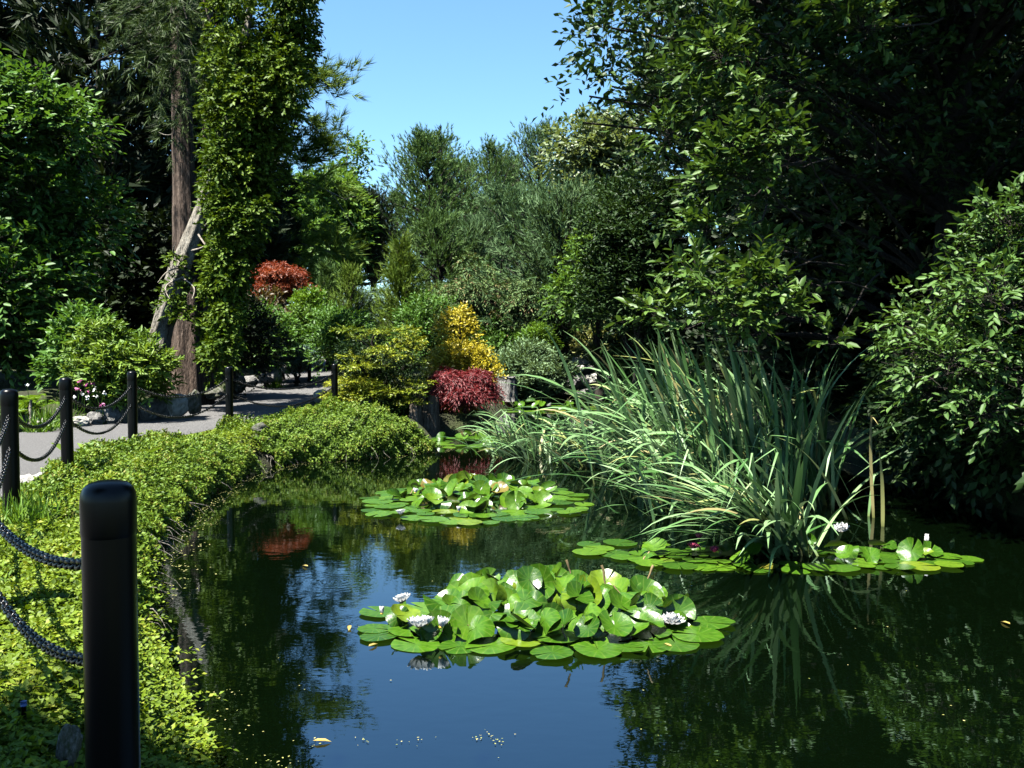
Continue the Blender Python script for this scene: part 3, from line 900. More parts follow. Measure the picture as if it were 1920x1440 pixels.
# ------------------------------------------------------------------ right trees
K = np.concatenate([
    env_clumps((6.6, 13.6, 7.6), (5.2, 3.6, 4.4), 120, (.6, 1.1)),
    env_clumps((4.0, 12.8, 5.0), (2.6, 2.0, 2.6), 60, (.4, .75)),
    env_clumps((2.2, 12.2, 6.2), (1.6, 1.3, 1.8), 26, (.28, .5)),
    env_clumps((1.6, 12.0, 5.2), (1.0, 1.0, 1.2), 10, (.22, .36)),
    env_clumps((3.3, 11.6, 2.3), (1.7, .8, .7), 26, (.25, .42)),
    env_clumps((8.5, 12.5, 5.0), (3.2, 2.4, 4.0), 60, (.6, 1.0)),
    env_clumps((4.5, 9.6, 8.7), (3.8, 2.9, 1.2), 135, (.7, 1.1)),
    env_clumps((7.0, 8.0, 7.6), (2.4, 2.6, 1.2), 50, (.7, 1.1)),
])
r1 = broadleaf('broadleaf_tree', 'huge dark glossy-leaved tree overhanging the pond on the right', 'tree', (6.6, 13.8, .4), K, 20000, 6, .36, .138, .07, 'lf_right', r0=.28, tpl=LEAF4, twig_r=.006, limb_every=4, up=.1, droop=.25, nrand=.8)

# boughs of the same tree that reach out of its shade into the sun
SP = [(1350, 110, 9.6, .26), (1400, 190, 9.4, .24), (1375, 290, 9.2, .26), (1440, 265, 9.2, .28), (1475, 300, 9.2, .2), (1335, 350, 9.4, .24), (1395, 335, 9.3, .22), (1350, 60, 9.8, .24),
      (1300, 515, 8.9, .18), (1340, 560, 8.8, .2), (1395, 510, 9.0, .2), (1440, 545, 8.9, .2), (1385, 600, 8.8, .22), (1235, 590, 9.4, .2), (1285, 610, 9.2, .2), (1460, 590, 9.0, .2),
      (1330, 200, 9.8, .2), (1290, 140, 10.2, .22), (1250, 250, 10.4, .22), (1320, 430, 9.4, .16), (1410, 440, 9.3, .14), (1620, 50, 9.0, .22), (1580, 20, 9.0, .2), (1560, 640, 8.9, .12), (1500, 150, 9.4, .12)]
rb = np.array(r1.location)
K = np.array([[*at(px, py, d), q, q, q * .8, rng.random()] for px, py, d, q in SP])
for k in K:
    e = k[:3] - rb
    mb = MB(); mb.tube(curve(e + np.array([rng.uniform(.7, 1.8), rng.uniform(1.2, 2.4), rng.uniform(-.5, 1.0)]), e, rng.uniform(-.05, .15), .06, 8), np.linspace(.014, .004, 8), 5, False)
    link('branch', mb.mesh('branch', M['bark_dark']), r1)
P, out, tone, dout = sample_clumps(K, 620, .15, -.2)
D = dout + np.array([-.35, -.25, .25]) + rng.normal(0, .3, (620, 3))
TL = .26 * (.6 + .7 * rng.random(620))
pos, ld, nn, ti = sprays(P, D, TL, 7, .9, .2, 1.0, .5, out)
q = .7 + .5 * rng.random(len(pos))
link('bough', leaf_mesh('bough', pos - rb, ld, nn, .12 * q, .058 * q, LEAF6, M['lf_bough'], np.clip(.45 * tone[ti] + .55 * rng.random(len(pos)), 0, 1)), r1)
tag(link('twig', twig_mesh('twig', P - rb, D, TL, .004, M['bark_dark'], .2), r1), kind='stuff')

K = np.concatenate([env_clumps((5.15, 8.5, 1.85), (1.65, 1.1, 1.25), 40, (.17, .32)), env_clumps((4.3, 7.9, 1.45), (.7, .6, .6), 9, (.14, .24)), env_clumps((5.4, 8.6, 2.4), (1.4, .9, .8), 28, (.17, .32))])
broadleaf('leafy_bush', 'bright green leafy bush leaning over the water at the right edge', 'bush', (5.5, 9.0, .3), K, 2500, 7, .32, .095, .042, 'lf_bush', r0=.08, twig_r=.004, limb_every=2, up=.15, droop=.35)

for (x, y, lb) in [(5.5, 11.2, 'dark leafy shrub on the right bank behind the shaded cattails'), (5.6, 7.2, 'dark leafy shrub on the bank beneath the bright bush'), (5.0, 9.4, 'dark leafy shrub overhanging the shaded water behind the bright bush'), (5.2, 5.2, 'dark leafy shrub on the bank at the right edge near the camera')]:
    K = env_clumps((x, y, 1.0), (.9, 1.2, .9), 26, (.3, .5))
    broadleaf('dark_shrub', lb, 'shrub', (x + .3, y, .3), K, 2200, 6, .3, .12, .06, 'lf_shade', tpl=LEAF4, r0=.05, limb_every=4, droop=.5)

for (x, y, lb) in [(-13.2, 24.5, 'big dark evergreen shrub in the shade behind the left leafy tree'), (-9.8, 24.0, 'big dark evergreen shrub in the shade left of the red trunk'), (5.6, 17.5, 'big dark evergreen shrub behind the cattails, left of the right trunk'), (8.2, 16.8, 'big dark evergreen shrub right behind the right trunk'), (10.6, 14.5, 'big dark evergreen shrub at the far right edge'), (8.4, 10.6, 'dark evergreen shrub behind the bright bush at the right edge')]:
    K = env_clumps((x, y, 2.6), (1.9, 1.3, 2.6), 60, (.5, .8), shell=(.1, .95))
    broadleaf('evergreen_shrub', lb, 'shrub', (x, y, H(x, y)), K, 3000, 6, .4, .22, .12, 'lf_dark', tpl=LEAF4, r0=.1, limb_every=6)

# ------------------------------------------------------------------ shrubs beyond the hedge
def mound(name, label, cat, px, ptop, pbot, wpx, d, k, cr, ntw, per, tl, L, W, mat, flat=1.0, **kw):
    K = clumpy(px, ptop, pbot, wpx, d, k, cr, flat=flat)
    return broadleaf(name, label, cat, gpos(px, d), K, ntw, per, tl, L, W, mat, r0=.05, tpl=LEAF4, limb_every=3, **kw)

# orange maple
mound('orange_maple', 'orange-red maple glowing behind the leaning conifer', 'tree', 532, 490, 572, 116, 25, 30, (.16, .32), 1900, 7, .24, .085, .026, 'lf_orange', flat=.32, droop=.5)
mound('bronze_shrub', 'dull bronze shrub in shade under the orange maple', 'shrub', 498, 560, 650, 90, 24, 16, (.25, .45), 700, 6, .25, .12, .05, 'lf_bronze')
mound('upright_shrub', 'upright lime green shrub beneath the orange maple', 'shrub', 580, 555, 640, 52, 24.5, 14, (.18, .32), 900, 6, .22, .1, .04, 'lf_grass', up=1.0)
mound('bright_shrub', 'loose bright green shrub where the path bends away', 'shrub', 560, 600, 672, 105, 24, 20, (.22, .42), 1300, 6, .25, .1, .05, 'lf_birch')
mound('blue_juniper', 'low blue-grey juniper mat above the path edge stones', 'shrub', 553, 656, 690, 84, 23, 14, (.14, .26), 700, 7, .2, .08, .03, 'lf_bluejun', flat=.6)
mound('dark_shrub', 'dark shaded shrub at the foot of the leaning conifer column', 'shrub', 440, 560, 715, 120, 19.8, 26, (.3, .5), 1500, 6, .25, .09, .05, 'lf_dark')
mound('dark_shrub', 'dark shaded shrub behind the bend of the path', 'shrub', 505, 590, 690, 90, 22.5, 18, (.3, .45), 1000, 6, .25, .09, .05, 'lf_left')

# golden layered cypress: flat plates of foliage
K = []
for _ in range(52):
    v = rng.random() ** .8
    py = 612 + 146 * v
    hw = np.interp(py, [605, 625, 660, 700, 742], [40, 68, 82, 88, 78])
    px = 702 + rng.uniform(-1, 1) * hw
    dd = 17.2 + rng.choice([-1, -1, 1]) * rng.uniform(.35, .85) * math.sqrt(max(0, 1 - ((px - 702) / 100) ** 2))
    c = at(px, py, dd)
    s = rng.uniform(.17, .36)
    K.append([c.x, c.y, c.z, s * .9, s * .9, s * .16, rng.random()])
hk = broadleaf('golden_cypress', 'golden green layered cypress bush beside the last black post', 'shrub', gpos(702, 17.4), np.array(K), 2700, 7, .15, .055, .024, 'lf_hinoki', r0=.06, tpl=LEAF4, limb_every=5, up=.08, droop=.15, topbias=.3, nrand=.3, inner=.1, flatrand=.6)

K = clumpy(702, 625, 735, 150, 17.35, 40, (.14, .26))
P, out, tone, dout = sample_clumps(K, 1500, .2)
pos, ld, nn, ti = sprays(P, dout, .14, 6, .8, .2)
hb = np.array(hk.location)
link('inner_foliage', leaf_mesh('inner_foliage', pos - hb, ld, nn, .055, .026, LEAF4, M['lf_shade'], rng.random(len(pos))), hk)  # leaves darker than the golden sprays, painting the shaded gaps between plates

# golden bush, two lobes
K = np.concatenate([clumpy(864, 650, 768, 128, 19.5, 34, (.18, .34)), clumpy(853, 590, 652, 62, 19.8, 14, (.14, .26))])
broadleaf('golden_bush', 'golden yellow bush with a rounded top behind the crimson maple', 'shrub', gpos(862, 19.8), K, 4200, 6, .2, .06, .034, 'lf_yellow', r0=.05, tpl=LEAF4, limb_every=4)
# crimson laceleaf maple
K = clumpy(864, 688, 774, 120, 18.4, 40, (.12, .24), flat=.4, zlow=-.35)
broadleaf('crimson_maple', 'low crimson laceleaf maple drooping before the golden bush', 'shrub', gpos(868, 18.4), K, 3600, 7, .22, .10, .016, 'lf_red', r0=.04, tpl=LEAF4, limb_every=4, droop=.9, up=.1)
# grey-green juniper
K = np.concatenate([clumpy(985, 652, 745, 130, 27, 30, (.25, .48), flat=.55), clumpy(1030, 680, 740, 80, 26.4, 12, (.2, .4), flat=.55)])
broadleaf('spreading_juniper', 'pale grey-green spreading juniper above the far bank', 'shrub', gpos(1000, 27.6), K, 3600, 8, .32, .12, .035, 'lf_juniper', r0=.05, tpl=LEAF4, limb_every=4, up=.35, droop=.0, spread=.6)
# olive mountain pine
pine_at(755, 470, 25, 1.25, 'bushy olive mountain pine behind the golden cypress', 'lf_pine_olive', nb=130, shoots=13, per=14, nl=.17, nw=.02, prof=.5, elev=(.5, 1.2), sl=.28, t0=.05)
pine_at(655, 520, 27, 1.1, 'small olive pine between the orange maple and the golden cypress', 'lf_pine_olive', nb=90, shoots=11, per=12, nl=.17, nw=.022, prof=.5, elev=(.5, 1.2), sl=.28, t0=.05)
pine_at(615, 510, 29, 1.1, 'dark green young pine right of the orange maple', 'lf_pine', nb=90, shoots=11, per=12, nl=.17, nw=.022, prof=.5, elev=(.5, 1.2), sl=.28, t0=.05)
# weeping cedar with rusty twigs
K = np.concatenate([clumpy(880, 480, 610, 130, 30, 30, (.35, .6), flat=.55), clumpy(985, 520, 640, 150, 29.5, 36, (.35, .6), flat=.55)])
t_ = broadleaf('weeping_cedar', 'arching weeping cedar mixed with rusty brown twigs above the juniper', 'tree', gpos(930, 30.5), K, 4600, 8, .4, .13, .035, 'lf_cedar', r0=.1, tpl=LEAF4, limb_every=2, droop=.8, up=.2)
K = clumpy(690, 545, 620, 90, 28.5, 14, (.3, .5), flat=.5)
broadleaf('weeping_cedar', 'blue-green drooping cedar left of the olive pine', 'tree', gpos(690, 28.5), K, 1400, 8, .35, .12, .035, 'lf_bluejun', r0=.06, tpl=LEAF4, limb_every=2, droop=.7)
mound('lime_shrub', 'small lime green feathery shrub beneath the weeping cedar', 'shrub', 1010, 612, 660, 52, 27.8, 12, (.18, .3), 700, 6, .22, .1, .03, 'lf_grass')
mound('cream_shrub', 'cream and green variegated shrub above the waterfall rocks', 'shrub', 1125, 618, 672, 85, 28.5, 20, (.18, .34), 1500, 6, .25, .1, .035, 'lf_cream', up=.8)
mound('green_shrub', 'rough green shrub between the weeping cedar and the cream shrub', 'shrub', 1065, 600, 665, 80, 30.5, 14, (.3, .5), 900, 6, .3, .12, .05, 'lf_birch')
mound('olive_shrub', 'dull olive shrub right of the weeping cedar', 'shrub', 1110, 560, 660, 110, 31.5, 20, (.35, .6), 1500, 6, .3, .12, .05, 'lf_pine_olive')
mound('low_shrub', 'low green shrub between the golden cypress and the brown stump', 'shrub', 765, 742, 800, 90, 17.6, 16, (.14, .26), 1100, 6, .16, .06, .03, 'lf_left')
mound('low_shrub', 'low yellow-green shrub under the crimson maple', 'shrub', 850, 755, 790, 90, 18.5, 14, (.12, .2), 800, 6, .14, .05, .03, 'lf_yellow')
mound('green_shrub', 'dark green shrub behind the golden bush', 'shrub', 800, 560, 680, 110, 23.5, 20, (.3, .5), 1500, 6, .25, .09, .04, 'lf_left')
mound('green_shrub', 'mid green shrub hanging above the grey stump', 'shrub', 930, 610, 720, 110, 29, 18, (.3, .5), 1300, 6, .3, .1, .04, 'lf_left')
mound('dark_shrub', 'dark leafy shrub right of the waterfall rocks', 'shrub', 1215, 600, 730, 105, 25, 30, (.35, .6), 2400, 6, .3, .13, .06, 'lf_right')
mound('green_shrub', 'mid green shrub behind the golden cypress', 'shrub', 640, 590, 690, 110, 21.5, 20, (.25, .45), 1400, 6, .25, .09, .04, 'lf_left')

# rhododendron by the path, with its flowers
K = clumpy(222, 628, 752, 165, 15.6, 34, (.2, .36))
t_ = broadleaf('rhododendron', 'yellow-green rhododendron bush beside the path at the left', 'shrub', gpos(222, 15.8), K, 1500, 7, .14, .13, .042, 'lf_rhodo', r0=.05, limb_every=3, spread=1.3, up=.3)
K = clumpy(150, 610, 720, 130, 16.4, 16, (.25, .45))
broadleaf('dark_shrub', 'dark bushy shrub left behind the rhododendron', 'shrub', gpos(150, 16.4), K, 900, 6, .22, .12, .06, 'lf_left', r0=.05, limb_every=3)

def flower_patch(name, label, spots, mat, d, s=.024):
    c = at(spots[0][0], spots[0][1], d)
    t = empty(name, (c.x, c.y, H(c.x, c.y)), label, 'flowers')
    for (px, py) in spots:
        p = at(px, py, d)
        N = 9
        pos = np.repeat(np.array(p)[None], N, 0) + rng.normal(0, s * .7, (N, 3)) - np.array(t.location)
        me = leaf_mesh('blossom', pos, rand_dirs(N) + np.array([0, -.4, .3]), rng.normal(0, .4, (N, 3)) + np.array([0, -1, .8]), s * 1.6, s * 1.5, LEAF6, M[mat], rng.random(N))
        link('blossom', me, t)
        mb = MB(); mb.tube(curve(np.array(p) - np.array(t.location), (p.x - t.location.x + rng.normal(0, .05), p.y - t.location.y + .1, 0), 0, .02, 5), .006, 4, False)
        link('stem', mb.mesh('stem', M['lf_grass']), t)
    return t
flower_patch('pink_flowers', 'magenta pink flowers under the rhododendron by the second post', [(150, 715), (160, 722), (175, 718), (146, 730), (190, 760), (168, 735)], 'petal_magenta', 14.9)
flower_patch('white_flowers', 'small white flowers beneath the pink ones by the path stones', [(155, 740), (165, 745), (178, 730), (182, 742), (140, 745), (195, 738), (110, 768), (50, 722)], 'petal_white', 14.8, .02)

# fern and grasses at the left edge
def tuft(name, label, cat, base, n, L, W, mat, lean=.5, up=1.0, droop=.6):
    P0 = np.array(base)
    t = empty(name, Vector(base), label, cat)
    per = 5
    d = np.stack([rng.normal(0, lean, n), rng.normal(0, lean, n), np.full(n, up)], 1)
    d = unit(d)
    ll = L * (.5 + .7 * rng.random(n))
    s = np.linspace(0, 1, per + 1)
    o = np.stack([rng.normal(0, .09, n), rng.normal(0, .09, n), np.full(n, -.02)], 1)
    C = o[:, None, :] + d[:, None, :] * (ll[:, None] * s)[:, :, None]
    C[:, :, 2] -= droop * ll[:, None] * (s ** 2.2)[None, :] * np.linalg.norm(d[:, :2], axis=1)[:, None]
    sd = unit(np.cross(d, rng.normal(0, 1, (n, 3)) * .4 + [0, 0, 1.0]))
    w = (W * (1 - s ** 2) * .5 + .001)[None, :, None]
    V = np.stack([C - sd[:, None, :] * w, C + sd[:, None, :] * w], 2).reshape(-1, 3)
    f = np.array([[2 * k, 2 * k + 1, 2 * k + 3, 2 * k + 2] for k in range(per)])
    F = (f[None] + (np.arange(n) * 2 * (per + 1))[:, None, None]).reshape(-1, 4)
    link('foliage', mesh_np('foliage', V, F, M[mat], rnd=np.repeat(rng.random(n), per)), t)
    return t
def fern(label, base, n=14, L=.6):
    t = empty('fern', Vector(base), label, 'fern')
    for k in range(n):
        az = 2 * PI * k / n + rng.normal(0, .2)
        el = rng.uniform(.7, 1.25)
        s = np.linspace(.12, 1, 16)
        l = L * rng.uniform(.7, 1.1)
        C = np.stack([np.cos(az) * np.cos(el) * l * s, np.sin(az) * np.cos(el) * l * s, np.sin(el) * l * s - .45 * l * s ** 2.5], 1)
        T = unit(np.gradient(C, axis=0))
        sd = unit(np.cross(T, [0, 0, 1.0]))
        pos = np.concatenate([C, C]); dirs = np.concatenate([sd + T * .5, -sd + T * .5])
        ln = np.tile(.16 * l / .6 * np.sin(PI * np.clip(s, .1, .97)) + .02, 2)
        link('frond', leaf_mesh('frond', pos, dirs, np.tile([0, 0, 1.0], (32, 1)) + rng.normal(0, .2, (32, 3)), ln, .035, LEAF4, M['lf_fern'], rng.random(32)), t)
    return t
for px, d, lb in [(18, 14.2, 'bright green fern at the far left edge behind the first row of posts'), (48, 14.8, 'bright green fern right of the leftmost fern')]:
    g = gpos(px, d); fern(lb, g, 15, .75)
for px, py, d, lb in [(75, 0, 13.7, 'loose green grass clump left of the second standing post'), (110, 0, 14.4, 'loose grass clump below the rhododendron')]:
    tuft('grass_clump', lb, 'grass', gpos(px, d), 160, .55, .014, 'lf_grass', .4)
tuft('grass_clump', 'bright green grass tuft at the bend of the path', 'grass', gpos(512, 22.5), 220, .4, .02, 'lf_grass', .5)

# ------------------------------------------------------------------ trailing ground cover on the bank
SHORE = resample(POND[1:15], 240)
tang = unit(np.gradient(SHORE, axis=0))
inward = np.stack([-tang[:, 1], tang[:, 0]], 1)       # to the left of travel = onto the bank
if sd_poly(SHORE[120:121, 0] + inward[120:121, 0] * .3, SHORE[120:121, 1] + inward[120:121, 1] * .3, POND)[0] < 0:
    inward = -inward
sh_t = np.linspace(0, 1, 240)
def arc_at(y):
    return float(np.interp(y, SHORE[:, 1], sh_t))
def lump(a, b, s):
    return (np.sin(a * 7.1 + 1.3 * b + s) + np.sin(a * 3.3 - b * 5.7 + 2.1 * s) + .7 * np.sin(a * 13.7 + b * 9.1 + s) + .5 * np.sin(a * 23.0 - b * 17.0)) / 3.2

def bank_leaves(n, ta, tb, width, top, over, L, W, fluff):
    t = ta + (tb - ta) * rng.random(n)
    v = rng.random(n) ** .85
    u0 = np.stack([np.interp(t, sh_t, SHORE[:, k]) for k in range(2)], 1)
    iv = unit(np.stack([np.interp(t, sh_t, inward[:, k]) for k in range(2)], 1))
    Tt = np.interp(t, [ta, tb], [0, 1])
    wd = width(Tt); tp = top(Tt); ov = over(Tt)
    a = v * PI / 2 * 1.16
    uu = -ov + (wd + ov) * (1 - np.cos(a)) 
    zz = tp * np.sin(np.clip(a, 0, PI)) ** .75
    nu, nz_ = -np.cos(a) * .9, np.sin(a)
    al = t * 20
    b = lump(al, v * 3, 0.0)
    off = fluff * b + fluff * .8 * (rng.random(n) ** 1.5 - .6)
    pos = np.stack([u0[:, 0] + iv[:, 0] * (uu + nu * off), u0[:, 1] + iv[:, 1] * (uu + nu * off), zz + nz_ * off], 1)
    nn = np.stack([iv[:, 0] * nu, iv[:, 1] * nu, nz_], 1)
    pos[:, 2] = np.maximum(pos[:, 2], .012)
    pos[:, :2] += iv * np.interp(t, [0, .35, .6], [.16, .14, .04])[:, None]
    down = np.stack([-iv[:, 0] * nz_, -iv[:, 1] * nz_, nu * .0 - np.cos(a)], 1)
    d = down * .7 + rng.normal(0, .75, (n, 3)) + nn * .4
    return pos, d, nn + rng.normal(0, .45, (n, 3)), np.clip(.5 + .3 * b + rng.normal(0, .2, n), 0, 1)

def bank_plant(name, label, n, ya, yb, width, top, over, L, W, fluff, mat, nstem):
    ta, tb = arc_at(ya), arc_at(yb)
    o = empty(name, (np.interp(ta, sh_t, SHORE[:, 0]) - .4, ya, .3), label, 'shrub')
    c = np.array(o.location)
    pos, d, nn, rnd = bank_leaves(n, ta, tb, width, top, over, L, W, fluff)
    s = .65 + .6 * rng.random(n)
    me = leaf_mesh('foliage', pos - c, d, nn, L * s, W * s, LEAF4, M[mat], rnd)
    tag(link('foliage', me, o), kind='stuff')
    # woody trailing stems under the leaves, hanging to the water
    mb = MB()
    for _ in range(nstem):
        t = rng.uniform(ta, tb)
        p = np.array([np.interp(t, sh_t, SHORE[:, 0]), np.interp(t, sh_t, SHORE[:, 1])])
        iv = np.array([np.interp(t, sh_t, inward[:, 0]), np.interp(t, sh_t, inward[:, 1])])
        tt = (t - ta) / (tb - ta)
        e = p - iv * (over(tt) * rng.uniform(.3, 1.0))
        q = p + iv * .25
        q = p + iv * .16
        C = curve((q[0], q[1], top(tt) * .35), (e[0] + rng.normal(0, .08), e[1] + rng.normal(0, .08), .01), .05, .02, 7) - c
        mb.tube(C, np.linspace(.006, .002, 7), 3, False)
    tag(link('stem', mb.mesh('stem', M['bark_grey']), o), kind='stuff')
    return o

bank_plant('trailing_shrub', 'long trailing green shrub draped over the near bank below the posts', 108000, 5.2, 12.35,
           lambda t: np.interp(t, [0, .3, .7, 1], [.5, .72, 1.0, .85]), lambda t: np.interp(t, [0, .2, .5, .8, 1], [.36, .44, .47, .55, .46]),
           lambda t: np.interp(t, [0, .3, .9, 1], [.04, .12, .16, .1]), .038, .022, .10, 'lf_trailing', 90)
bank_plant('trailing_shrub', 'mounded trailing green shrub below the golden cypress, past the stone gap', 64000, 12.75, 14.75,
           lambda t: np.interp(t, [0, .5, 1], [.9, 1.2, .9]), lambda t: np.interp(t, [0, .3, .6, .85, 1], [.46, .62, .76, .62, .36]),
           lambda t: np.interp(t, [0, .5, 1], [.10, .25, .15]), .040, .023, .14, 'lf_trailing', 90)

# leafy mat on the near bank
def cover_patch(label, n, ylo, yhi, L, W, mat):
    X, Y = [], []
    tot = 0
    while tot < n:
        y = rng.uniform(ylo, yhi, n)
        xs_ = np.interp(y, SHORE[:, 1], SHORE[:, 0])
        xp = np.interp(y, PATH_R[:, 1], PATH_R[:, 0])
        e_ = np.interp(y, [2, 5, 6.5], [.0, .06, .24])
        x = xs_ - e_ + (xp - .02 - xs_ + e_) * rng.random(n)
        k = (rng.random(n) < np.clip((xs_ - xp) / 2.0, .1, 1)) & (lump(x * 2.3, y * 2.0, 5.0) + .5 * lump(x * 6, y * 5, 1.0) > rng.normal(-.95, .25, n))
        X.append(x[k]); Y.append(y[k]); tot += k.sum()
    X, Y = np.concatenate(X)[:n], np.concatenate(Y)[:n]
    b = lump(X * 1.4, Y * 1.1, 2.0)
    sp = sd_poly(X, Y, POND)
    near_path = np.clip((X - np.interp(Y, PATH_R[:, 1], PATH_R[:, 0])) / .7, .12, 1)
    hh = (.05 + .05 * b + .02) * (.3 + .9 * rng.random(n)) * near_path
    Z = np.maximum(height(X, Y), 0) + np.clip(hh, .005, .2)
    pos = np.stack([X, Y, Z], 1)
    d = rng.normal(0, 1, (n, 3)) * [1, 1, .45] + [.25, -.1, .1]
    nn = np.stack([rng.normal(.15, .5, n), rng.normal(0, .5, n), np.ones(n)], 1)
    s = .6 + .7 * rng.random(n)
    rnd = np.clip(.52 + .25 * b + rng.normal(0, .22, n), 0, 1)
    o = link('ground_cover', leaf_mesh('ground_cover', pos, d, nn, L * s, W * s, LEAF4, M[mat], rnd))
    return tag(o, label, 'ground cover', kind='stuff')
cover_patch('bright yellow-green leafy ground cover on the near bank round the front post', 110000, 2.4, 6.0, .030, .019, 'lf_cover')
cover_patch('yellow-green leafy ground cover along the posts above the trailing shrub', 48000, 5.6, 13.5, .036, .022, 'lf_cover')

# sprigs running out over the water from the near bank
P_, D_ = [], []
for _ in range(150):
    t = rng.uniform(.02, arc_at(7.0))
    p = np.array([np.interp(t, sh_t, SHORE[:, 0]), np.interp(t, sh_t, SHORE[:, 1])])
    iv = np.array([np.interp(t, sh_t, inward[:, 0]), np.interp(t, sh_t, inward[:, 1])])
    P_.append([*(p + iv * .30), rng.uniform(.08, .16)]); D_.append([*(-iv + rng.normal(0, .4, 2)), rng.uniform(0, .35)])
P_, D_ = np.array(P_), np.array(D_)
TLs = rng.uniform(.15, .42, len(P_))
pos, ld, nn, ti = sprays(P_, D_, TLs, 14, .9, .22, 1, .4)
pos[:, 2] = np.maximum(pos[:, 2], .01)
o = link('creeping_sprigs', leaf_mesh('creeping_sprigs', pos, ld, nn, .028, .018, LEAF4, M['lf_cover'], rng.random(len(pos))))
tag(o, 'loose creeping sprigs reaching from the near bank over the water', 'ground cover', kind='stuff')

# floating flecks along the shore and out on the water
def flecks(label, P, s):
    n = len(P)
    pos = np.concatenate([P, np.full((n, 1), .006)], 1)
    d = np.concatenate([rng.normal(0, 1, (n, 2)), np.zeros((n, 1))], 1)
    nn = np.tile([0, 0, 1.0], (n, 1)) + rng.normal(0, .05, (n, 3))
    tpl = (LEAF4[0] * [1, 1, .2], LEAF4[1])
    o = link('floating_flecks', leaf_mesh('floating_flecks', pos, d, nn, s, s * .6, tpl, M['duckweed'], rng.random(n)))
    return tag(o, label, 'floating flecks', kind='stuff')
t = .25 + .72 * rng.random(620) ** .8
u0 = np.stack([np.interp(t, sh_t, SHORE[:, k]) for k in range(2)], 1)
iv = np.stack([np.interp(t, sh_t, inward[:, k]) for k in range(2)], 1)
o_ = .14 + .22 * rng.random(620) ** 2 + .08 * np.sin(t * 90)
flecks('yellowish flecks floating in a broken line along the bank', u0 - iv * o_[:, None], .010 + .016 * rng.random(620))
pts = [np.array(on_water(rng.uniform(450, 1900), rng.uniform(1090, 1440)))[:2] for _ in range(36)]
for (px, py, k) in [(915, 1385, 22), (700, 1395, 6), (780, 1390, 8), (600, 1392, 8), (430, 1300, 12), (510, 1430, 16), (400, 1340, 12), (460, 1370, 8)]:
    pts += [np.array(on_water(px + rng.normal(0, 22), py + rng.normal(0, 6)))[:2] for _ in range(k)]
flecks('tiny pale flecks scattered over the open water', np.array(pts), .005 + .009 * rng.random(len(pts)))

# ------------------------------------------------------------------ bollards and chains
POSTS = [(-.905, 2.02), (-2.62, 4.25), (-3.61, 6.5), (-4.38, 8.9), (-4.72, 11.25), (-4.31, 13.8), (-3.15, 16.1)]
PLAB = ['thick black post close to the camera at the lower left', 'black post just outside the left edge between the near post and the next',
        'black post at the left edge of the photo, chains on both sides', 'black post left of the pink flowers, second along the path edge',
        'black post in front of the rhododendron', 'black post standing before the path beside the red-barked trunk', 'farthest black post tucked into the golden cypress']
RB, HB = .0575, 1.0
prof = [(0, RB), (.88, RB), (.885, RB * 1.03), (.955, RB * 1.03), (.975, RB * .97), (.99, RB * .82), (.998, RB * .5), (1.0, 0.001)]
def lathe(prof, sides=28):
    n = len(prof)
    a = np.arange(sides) * 2 * PI / sides
    V = np.stack([np.stack([r * np.cos(a), r * np.sin(a), np.full(sides, z)], 1) for z, r in prof]).reshape(-1, 3)
    i = np.arange(n - 1)[:, None] * sides
    j = np.arange(sides)[None, :]
    F = np.stack([i + j, i + (j + 1) % sides, i + sides + (j + 1) % sides, i + sides + j], -1).reshape(-1, 4)
    return V, F
shaft_me = mesh_np('post', *lathe([(-.25, RB), (.1, RB), (.5, RB), (.884, RB)]), M['paint'], smooth=True)
cap_me = mesh_np('cap', *lathe([(.875, RB * 1.0), (.885, RB * 1.03), (.955, RB * 1.035), (.972, RB * 1.0), (.985, RB * .9), (.994, RB * .72), (.999, RB * .4), (1.0, .001)]), M['paint'], smooth=True)
def torus_vf(R, r, n=10, m=5, sx=1.0):
    a = np.arange(n) * 2 * PI / n
    b = np.arange(m) * 2 * PI / m
    A, B = np.meshgrid(a, b, indexing='ij')
    x = (R + r * np.cos(B)) * np.cos(A); y = (R + r * np.cos(B)) * np.sin(A); z = r * np.sin(B)
    x = x + np.sign(np.cos(A)) * (sx - 1) * R * (np.abs(np.cos(A)) > .2)
    V = np.stack([x, y, z], -1).reshape(-1, 3)
    i, j = np.meshgrid(np.arange(n), np.arange(m), indexing='ij')
    F = np.stack([i * m + j, ((i + 1) % n) * m + j, ((i + 1) % n) * m + (j + 1) % m, i * m + (j + 1) % m], -1).reshape(-1, 4)
    return V, F
eye_me = mesh_np('eyelet', *torus_vf(.016, .005), M['chain'], smooth=True)
ZU, ZL = .80, .57
posts = []
for k, (x, y) in enumerate(POSTS):
    t_ = empty('bollard', (x, y, .40), PLAB[k], 'bollard', 'black posts along the path edge')
    t_.rotation_euler = (rng.normal(0, .008), rng.normal(0, .008), 0)
    link('post', shaft_me, t_); link('cap', cap_me, t_)
    for dz in (ZU, ZL):
        for q in (k - 1, k + 1):
            if 0 <= q < len(POSTS):
                dv = Vector((POSTS[q][0] - x, POSTS[q][1] - y)).normalized()
                e = link('eyelet', eye_me, t_)
                e.location = (dv.x * (RB + .012), dv.y * (RB + .012), dz)
                e.rotation_euler = (PI / 2, 0, math.atan2(dv.y, dv.x))
link_me = mesh_np('link', *torus_vf(.0125, .0058, 12, 6, 1.75), M['chain'], smooth=True)
